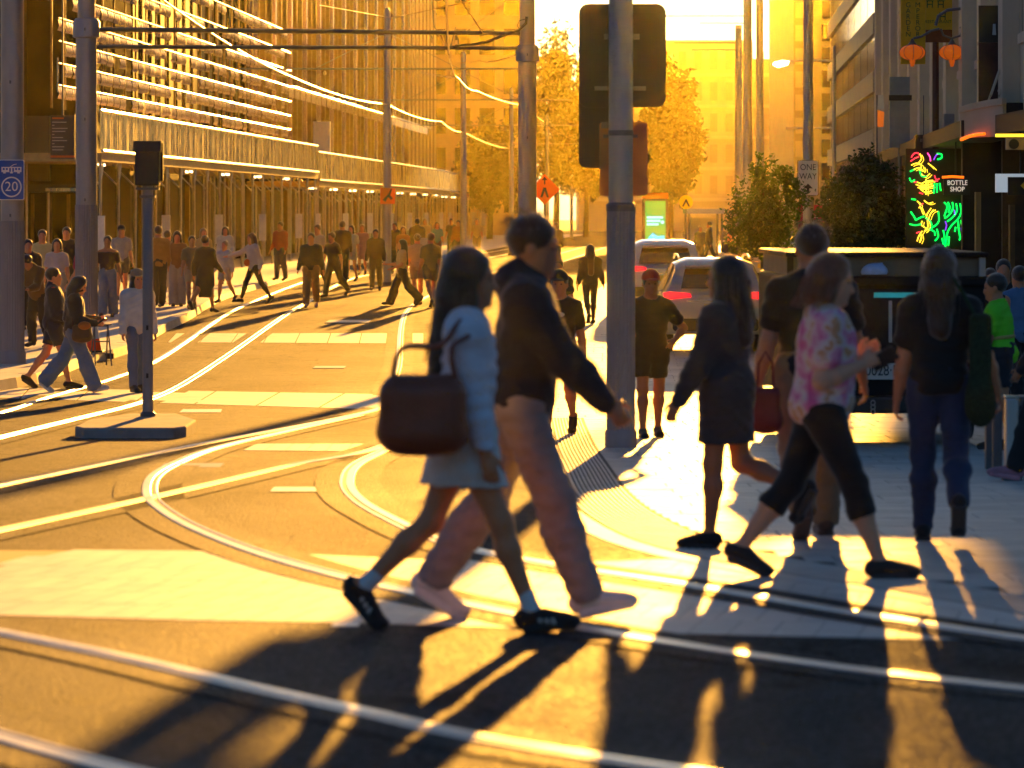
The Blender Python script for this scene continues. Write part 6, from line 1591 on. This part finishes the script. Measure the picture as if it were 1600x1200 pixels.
ppl = [
 # lab, px, d, yaw, H, on footpath, skin, hair, style, top, bot, legs, arms, extra
 ('woman in dark plaid shirt and blue jeans looking at her phone', 115, 53, -86, 1.64, 0, 0, 'black','long', ('jacket',(0.03,0.03,0.034)), ('wide',(0.13,0.20,0.30)), ((24,4),(-22,18)), ((12,70,0),(18,72,0)), dict(h=0.015, shoes=(.55,.53,.5), nod=18, lean=3)),
 ('man in glasses and navy jacket with red shoulders behind the plaid woman', 84, 54.5, -82, 1.72, 0, 0, 'black','short', ('jacket',(0.018,0.02,0.035)), ('shorts',(0.02,0.025,0.05)), ((18,6),(-16,22)), ((10,60,0),(10,50,0)), dict(h=0.016, shoes=(.03,.025,.02), fat=1.08)),
 ('young person in white jacket, tan cap and jeans standing behind the signal post', 215, 53, 205, 1.66, 0, 0, 'black','midlong', ('jacket',(0.62,0.58,0.54)), ('jeans',(0.10,0.16,0.27)), ((7,3),(-7,6)), ((6,10,0),(-4,14,0)), dict(h=0.015, shoes=(.03,.035,.03), hat=(.35,.22,.13), fat=1.02)),
 ('person in black with black hair at the edge of the first steel pole', 44, 74, 190, 1.72, 1, 0, 'black','short', ('jacket',(0.02,0.018,0.018)), ('pants',(0.02,0.02,0.022)), ((4,3),(-4,5)), ((4,14,0),(2,20,0)), {}),
 ('man in brown jacket bending over beside the first steel pole', 60, 66, 150, 1.66, 1, 1, 'black','short', ('jacket',(0.16,0.085,0.03)), ('pants',(0.02,0.02,0.022)), ((14,20),(-4,20)), ((30,50,0),(30,50,0)), dict(lean=24, nod=20)),
 ('man in pale yellow tee-shirt standing at the back of the group', 66, 81, 185, 1.80, 1, 0, 'black','short', ('tee',(0.62,0.5,0.22)), ('pants',(0.05,0.05,0.06)), ((4,3),(-4,5)), ((4,14,0),(2,20,0)), {}),
 ('woman with long dark hair in pale pink tee-shirt facing the street', 89, 77, 182, 1.66, 1, 0, 'black','long', ('tee',(0.62,0.48,0.42)), ('skirt',(0.42,0.36,0.3),0.36), ((6,3),(-8,8)), ((4,14,0),(2,20,0)), {}),
 ('tall man in open black jacket beside the woman in pale pink', 104, 82, 178, 1.84, 1, 0, 'brown','short', ('jacket',(0.018,0.016,0.016)), ('pants',(0.03,0.03,0.03)), ((4,3),(-6,5)), ((4,14,0),(2,40,0)), dict(fat=1.1)),
 ('person in red shirt with a black backpack beside the second steel pole', 129, 74, 60, 1.70, 1, 0, 'grey','short', ('shirt',(0.5,0.04,0.06)), ('pants',(0.06,0.04,0.03)), ((12,6),(-10,14)), ((8,40,0),(4,30,0)), {}),
 ('woman in off-shoulder dark top and wide blue jeans', 168, 80, 176, 1.67, 1, 2, 'black','bun', ('off',(0.05,0.025,0.022)), ('wide',(0.12,0.2,0.3)), ((12,4),(-8,10)), ((2,10,0),(-4,12,0)), dict(abd=(14,14))),
 ('man in mustard jumper seen behind the signal post', 247, 86, 20, 1.80, 1, 1, 'brown','short', ('long',(0.36,0.19,0.05)), ('pants',(0.05,0.04,0.03)), ((4,3),(-6,8)), ((4,20,0),(2,20,0)), dict(fat=1.12)),
 ('woman in cream trousers and mustard top next to the mustard jumper', 262, 90, -20, 1.66, 1, 0, 'brown','short', ('tee',(0.4,0.24,0.09)), ('pants',(0.6,0.5,0.36)), ((4,3),(-6,8)), ((20,40,0),(14,60,0)), {}),
 ('woman with long hair in brown top and light jeans looking down', 277, 87, 184, 1.70, 1, 1, 'black','long', ('tee',(0.2,0.1,0.05)), ('wide',(0.3,0.3,0.32)), ((3,3),(-3,5)), ((20,80,0),(20,80,0)), dict(nod=16)),
 ('young man in olive tee-shirt and pale shorts walking on the footpath', 300, 85, 190, 1.62, 1, 1, 'black','short', ('tee',(0.3,0.2,0.08)), ('shorts',(0.36,0.3,0.22)), ((14,6),(-14,20)), ((14,20,0),(-10,20,0)), {}),
 ('woman in long black dress striding away on the footpath', 321, 83, -30, 1.66, 1, 0, 'brown','short', ('dress',(0.02,0.017,0.016),True,0.2), ('none',(0,0,0)), ((14,6),(-20,30)), ((20,30,0),(-24,30,0)), {}),
 ('child in pale grey top and shorts walking left of the woman reaching out', 351, 90, 150, 1.45, 1, 0, 'blond','short', ('long',(0.4,0.4,0.42)), ('shorts',(0.4,0.36,0.32)), ((14,6),(-16,26)), ((10,20,0),(-10,20,0)), {}),
 ('woman in pale top and black leggings reaching her arm out', 397, 89, 120, 1.66, 1, 0, 'red','midlong', ('long',(0.6,0.48,0.42)), ('leggings',(0.02,0.018,0.018)), ((26,8),(-22,14)), ((60,10,0),(-20,30,0)), dict(lean=6, abd=(30,14))),
 ('woman with wavy blond hair glowing in the light near the white boards', 318, 101, 200, 1.68, 1, 0, 'blond','long', ('tee',(0.4,0.28,0.14)), ('pants',(0.06,0.05,0.04)), ((3,3),(-3,5)), ((4,14,0),(2,20,0)), {}),
 ('man in dark top and tan trousers striding along the curved rail', 486, 91, 176, 1.76, 0, 1, 'black','short', ('long',(0.02,0.018,0.016)), ('pants',(0.26,0.16,0.07)), ((12,3),(-14,18)), ((10,14,0),(-10,14,0)), dict(h=0.022, shoes=(.5,.35,.3), fat=1.1, abd=(12,12))),
 ('man in white tee-shirt behind the man striding along the rail', 496, 106, 150, 1.76, 1, 1, 'brown','short', ('tee',(0.55,0.42,0.26)), ('pants',(0.1,0.07,0.04)), ((14,6),(-14,20)), ((14,20,0),(-10,20,0)), {}),
 ('man in black tee-shirt and trousers stepping off the kerb', 521, 102, 140, 1.74, 0, 1, 'brown','short', ('tee',(0.022,0.018,0.015)), ('pants',(0.03,0.025,0.02)), ((18,6),(-24,20)), ((14,20,0),(-20,20,0)), dict(lean=6)),
 ('man in dark brown jumper with his back turned near the kerb', 535, 112, 10, 1.82, 1, 1, 'brown','short', ('long',(0.05,0.03,0.015)), ('pants',(0.05,0.04,0.03)), ((10,6),(-10,14)), ((8,14,0),(-6,20,0)), dict(fat=1.1)),
 ('woman in white tee-shirt and pale shorts near the kerb', 549, 117, 160, 1.68, 1, 0, 'brown','midlong', ('tee',(0.6,0.5,0.34)), ('shorts',(0.5,0.4,0.3)), ((8,6),(-8,14)), ((8,14,0),(-6,20,0)), {}),
 ('dark-clothed man stepping out just left of the slim pole', 587, 110, 175, 1.74, 0, 1, 'black','short', ('jacket',(0.03,0.02,0.015)), ('pants',(0.03,0.024,0.02)), ((10,6),(-10,14)), ((8,14,0),(-6,20,0)), {}),
 ('woman in loose beige tee-shirt and black wide trousers crossing left', 628, 93, 100, 1.64, 0, 1, 'black','long', ('shirt',(0.5,0.34,0.18)), ('wide',(0.03,0.022,0.018)), ((24,6),(-22,22)), ((20,70,0),(10,60,0)), {}),
 ('woman in pale shirt and shorts with a white bag between two friends', 652, 93.5, 10, 1.72, 0, 0, 'brown','bun', ('shirt',(0.5,0.36,0.22)), ('shorts',(0.4,0.28,0.16)), ((8,4),(-12,26)), ((8,30,0),(4,30,0)), {}),
 ('man in olive tee-shirt and dark shorts at the end of the trio', 673, 91, 20, 1.76, 0, 1, 'black','short', ('tee',(0.17,0.15,0.06)), ('shorts',(0.05,0.05,0.05)), ((10,4),(-14,26)), ((8,20,0),(4,20,0)), dict(fat=1.05)),
 ('person in dark brown coat behind the trio by the slim pole', 617, 128, 160, 1.72, 1, 1, 'black','short', ('jacket',(0.08,0.045,0.02)), ('pants',(0.05,0.04,0.03)), ((6,4),(-6,8)), ((8,20,0),(4,20,0)), {}),
 ('woman in rust top behind the trio', 630, 122, 190, 1.62, 1, 1, 'red','midlong', ('tee',(0.3,0.1,0.03)), ('pants',(0.05,0.04,0.03)), ((6,4),(-6,8)), ((8,20,0),(4,20,0)), {}),
 ('man in black with his back turned above the trio', 652, 132, 5, 1.84, 1, 1, 'black','short', ('jacket',(0.04,0.028,0.016)), ('pants',(0.04,0.03,0.02)), ((6,4),(-6,8)), ((8,20,0),(4,20,0)), dict(fat=1.1)),
 ('figure in amber top under the far end of the middle hoarding', 664, 170, 180, 1.76, 1, 1, 'blond','midlong', ('tee',(0.5,0.34,0.14)), ('pants',(0.2,0.14,0.08)), ((6,4),(-6,8)), ((8,20,0),(4,20,0)), {}),
 ('figure in dark top on the far footpath left of the second slim pole', 705, 176, 170, 1.74, 1, 1, 'brown','short', ('tee',(0.12,0.08,0.04)), ('pants',(0.1,0.08,0.05)), ((6,4),(-6,8)), ((8,20,0),(4,20,0)), {}),
 ('figure in tan shirt just right of the second slim pole', 745, 172, 180, 1.76, 1, 1, 'brown','short', ('tee',(0.36,0.24,0.1)), ('pants',(0.14,0.1,0.06)), ((6,4),(-6,8)), ((8,20,0),(4,20,0)), {}),
 ("figure in brown shirt beside the man's head in the far crowd", 872, 64, 176, 1.70, 0, 1, 'black','short', ('tee',(0.03,0.03,0.035)), ('shorts',(0.08,0.07,0.06)), ((12,4),(-12,22)), ((10,24,0),(4,30,0)), dict(fat=1.15)),
 ('woman in black top walking away towards the low sun', 922, 80, 8, 1.66, 0, 1, 'brown','long', ('long',(0.02,0.018,0.018)), ('leggings',(0.06,0.04,0.03)), ((12,4),(-14,30)), ((10,14,0),(-12,14,0)), dict(h=0.022, abd=(16,12))),
 ('far pedestrian in grey beside the thin poles', 856, 152, 180, 1.7, 0, 1, 'brown','short', ('tee',(0.2,0.15,0.1)), ('pants',(0.1,0.08,0.06)), ((10,4),(-10,12)), ((8,20,0),(4,20,0)), {}),
 ('far pedestrian in dark coat beside the one in grey', 869, 148, 180, 1.8, 0, 1, 'brown','short', ('jacket',(0.08,0.06,0.04)), ('pants',(0.06,0.05,0.04)), ((10,4),(-10,12)), ((8,20,0),(4,20,0)), {}),
 ('red-haired person behind the sunlit car roof', 1052, 92, 185, 1.62, 0, 1, 'red','bob', ('tee',(0.05,0.04,0.04)), ('pants',(0.05,0.04,0.03)), ((4,3),(-4,5)), ((4,14,0),(2,20,0)), {}),
 ('fair-haired person under the bus shelter roof', 1094, 163, 190, 1.62, 0, 0, 'blond','bob', ('jacket',(0.1,0.08,0.06)), ('pants',(0.08,0.06,0.05)), ((4,3),(-4,5)), ((4,14,0),(2,20,0)), {}),
 ('taller person walking past the bus shelter', 1108, 161, 90, 1.82, 0, 1, 'brown','short', ('jacket',(0.06,0.05,0.04)), ('pants',(0.05,0.04,0.03)), ((18,4),(-18,16)), ((10,14,0),(-12,14,0)), {}),
 ('dark figure in blue top at the foot of the loose green tree', 1140, 108, 170, 1.70, 0, 1, 'black','short', ('tee',(0.03,0.035,0.05)), ('pants',(0.03,0.03,0.03)), ((4,3),(-4,5)), ((4,14,0),(2,20,0)), {}),
 ('brown-haired figure in dark dress below the loose green tree', 1156, 102, 180, 1.68, 0, 1, 'brown','long', ('dress',(0.04,0.03,0.025),True,0.25), ('none',(0,0,0)), ((4,3),(-4,5)), ((4,14,0),(2,20,0)), {}),
 ('person in pale shirt with dark shoulder strap right of the silver car', 1222, 72, 160, 1.72, 0, 1, 'black','short', ('shirt',(0.3,0.3,0.36)), ('pants',(0.04,0.04,0.05)), ((8,3),(-8,8)), ((4,24,0),(2,30,0)), {}),
 ('woman in black tank top with bare shoulders under the awning', 1548, 43, 178, 1.66, 0, 0, 'brown','midlong', ('tank',(0.012,0.012,0.013)), ('pants',(0.015,0.015,0.018)), ((8,3),(-8,8)), ((4,14,0),(2,20,0)), dict(h=0.02)),
 ('man in dark shirt standing in the shade behind the tank top woman', 1568, 47, 176, 1.80, 0, 1, 'black','short', ('shirt',(0.02,0.02,0.024)), ('pants',(0.015,0.015,0.018)), ((8,3),(-8,8)), ((4,34,0),(2,40,0)), dict(h=0.022)),
 ('person in light blue shirt at the right edge in the shade', 1592, 44, 20, 1.70, 0, 1, 'black','short', ('shirt',(0.10,0.20,0.36)), ('pants',(0.015,0.015,0.018)), ((8,3),(-8,8)), ((4,14,0),(2,20,0)), dict(h=0.022)),
 ('grey-haired person half hidden behind the tank top woman', 1533, 50, 170, 1.66, 0, 3, 'grey','short', ('tee',(0.04,0.04,0.045)), ('pants',(0.02,0.02,0.02)), ((8,3),(-8,8)), ((4,14,0),(2,20,0)), dict(h=0.022)),
 ('person in dark tracksuit and pink shoes at the right edge of the plaza', 1640, 29.2, 90, 1.70, 0, 1, 'black','short', ('jacket',(0.02,0.02,0.03)), ('pants',(0.012,0.012,0.016)), ((20,4),(-18,20)), ((10,24,0),(-10,24,0)), dict(h=0.016, shoes=(.5,.2,.25))),
 ('dark-haired figure behind the van near the neon', 1410, 56, 180, 1.70, 0, 1, 'black','short', ('tee',(0.03,0.03,0.03)), ('pants',(0.02,0.02,0.02)), ((4,3),(-4,5)), ((4,14,0),(2,20,0)), {}),
 ('woman in white blouse under the gantry beside the first lamp', 352, 112, 185, 1.66, 1, 0, 'black','long', ('long',(0.62,0.56,0.46)), ('pants',(0.08,0.06,0.05)), ((6,4),(-6,8)), ((8,30,0),(4,60,0)), {}),
 ('man in red jumper waiting under the gantry', 438, 118, 150, 1.78, 1, 1, 'black','short', ('long',(0.42,0.05,0.03)), ('pants',(0.05,0.05,0.07)), ((6,4),(-6,8)), ((8,20,0),(4,20,0)), {}),
 ('woman in pink dress near the middle hoarding', 566, 128, 175, 1.66, 1, 0, 'blond','long', ('dress',(0.5,0.22,0.2),False,0.3), ('none',(0,0,0)), ((8,4),(-8,10)), ((8,20,0),(4,20,0)), {}),
 ('woman in teal top beneath the second hoarding section', 683, 150, 180, 1.68, 1, 1, 'black','long', ('tee',(0.05,0.25,0.25)), ('pants',(0.08,0.07,0.06)), ((6,4),(-6,8)), ((8,20,0),(4,20,0)), {}),
 ('person in orange jacket among the far crowd', 716, 158, 170, 1.72, 1, 1, 'brown','short', ('jacket',(0.5,0.15,0.03)), ('pants',(0.1,0.08,0.06)), ((6,4),(-6,8)), ((8,20,0),(4,20,0)), {}),
 ('man in black cap and grey tee-shirt beside the off-shoulder woman', 190, 92, 190, 1.76, 1, 1, 'black','short', ('tee',(0.3,0.3,0.3)), ('shorts',(0.05,0.05,0.06)), ((6,4),(-6,8)), ((8,20,0),(4,20,0)), dict(hat=(.02,.02,.02))),
]
WHO = {}
for (lab, u, d, yaw, H, fp, sk, hr, hs, tp, bt, lg, am, ex) in ppl:
    ex = dict(ex); h = ex.pop('h', 0.024 if d < 95 else 0.032)
    zz = ZL(d) if fp else zg(d)+0.01
    g = 'people on the footpath and tracks' if u < 780 else 'people around the plaza'
    WHO[u] = person(lab, X(u,d), d, yaw, H, h, z=zz, sk=sk, hair=hr, hairstyle=hs, top=tp, bot=bt, legs=lg, arms=am, group=g, **ex)

# things they carry
def child_at(o, par, yaw):
    o.parent = par; o.matrix_parent_inverse = (Matrix.Translation(par.location) @ Matrix.Rotation(R_(yaw),4,'Z')).inverted(); return o
w = WHO[115]
q = Vector(w['wrR'])+Vector((0.09,0.0,0.03)); ph2 = tag(MB().box(-0.012,0.012,-0.035,0.035,-0.07,0.07).build('mobile_phone', M_BLACK, bevel=.004), 'phone in the hand of the woman in plaid', 'phone'); ph2.location = q; ph2.rotation_euler = (0,0.9,0)
d = 52.75
sb = empty('sling_bag', (X(128,d), d, Z(520,d)), 0, 'tan canvas bag with orange pouch at the hip of the plaid woman', 'bag')
F = Field((-0.2,-0.12,-0.2),(0.2,0.12,0.2),0.014); F.box((0,0,0),(0.09,0.03,0.07),0.04,0.01); F.ell((0,0,-0.05),(0.14,0.07,0.09),0.04); to_obj([F],'pouch',cloth((0.13,0.075,0.03)),sb)
F = Field((-0.2,-0.16,-0.1),(0.2,0.1,0.2),0.014); F.ell((0.04,-0.06,0.10),(0.09,0.05,0.06),0.01); to_obj([F],'orange_pouch',cloth((0.5,0.16,0.02)),sb)
MB().tube([(-0.12,0,0.05),(-0.14,0.06,0.3),(-0.1,0.14,0.55),(0.0,0.16,0.58)], 0.014, 6).build('strap', cloth((0.05,0.03,0.02)), sb)
w = WHO[84]
for s in (1,-1):
    p0 = Vector(w['T']((s*0.098,-0.004,0.822))); o = MB().lathe([(0.03,-0.03),(0.062,-0.015),(0.066,0.01),(0.045,0.035),(0.01,0.045)], 12).build('red_shoulder_panel', cloth((0.55,0.03,0.02)), None); o.location = p0; child_at(o, w['e'], -82)
w = WHO[129]
p0 = Vector(w['T']((0,-0.11,0.72))); F = Field((-0.18,-0.15,-0.28),(0.18,0.15,0.28),0.02); F.box((0,0,0),(0.08,0.03,0.13),0.07,0.02)
o = to_obj([F],'backpack',cloth((0.015,0.015,0.017)),None); o.location = p0; o.rotation_euler = (0,0,R_(60)); tag(o, 'black backpack worn by the person in red', 'backpack')
w = WHO[652]
p0 = Vector(w['T']((0.1,-0.09,0.56))); F = Field((-0.2,-0.12,-0.2),(0.2,0.12,0.2),0.02); F.box((0,0,0),(0.10,0.02,0.10),0.05,0.02)
o = to_obj([F],'handbag',cloth((0.6,0.52,0.42)),None); o.location = p0; tag(o, 'white bag carried by the woman in the middle of the trio', 'handbag')
w = WHO[397]
p0 = Vector(w['T']((0.0,0.10,0.60))); F = Field((-0.12,-0.1,-0.12),(0.12,0.1,0.12),0.02); F.ell((0,0,0),(0.08,0.05,0.09),0.01)
o = to_obj([F],'handbag',cloth((0.7,0.12,0.02)),None); o.location = p0; tag(o, 'small orange bag at the waist of the reaching woman', 'handbag')
# pale stripes on the walker's black shoes
for nm, fp in (('R',-6),('L',48)):
    an = Vector(wom['an'+nm])
    for k in range(3):
        a = R_(fp); fx = Vector((math.cos(a),0,-math.sin(a))); fz = Vector((math.sin(a),0,math.cos(a)))
        c = an + fx*(0.03+0.028*k) - fz*(0.032+0.006*k)
        mb = MB(); y0 = -0.050; t = fx*0.008; up_ = fz*0.032 - fx*0.012
        mb.add([(-t+Vector((0,y0,0))-up_*0.5), (t+Vector((0,y0,0))-up_*0.5), (t+Vector((0,y0+0.012,0))+up_*0.5), (-t+Vector((0,y0+0.012,0))+up_*0.5),
                (-t+Vector((0,y0+0.03,0))-up_*0.5), (t+Vector((0,y0+0.03,0))-up_*0.5), (t+Vector((0,y0+0.03,0))+up_*0.5), (-t+Vector((0,y0+0.03,0))+up_*0.5)],
               [(0,1,2,3),(7,6,5,4),(0,4,5,1),(1,5,6,2),(2,6,7,3),(3,7,4,0)])
        o = mb.build('shoe_stripe', mS_, None); o.location = c; child_at(o, wom['e'], -90)
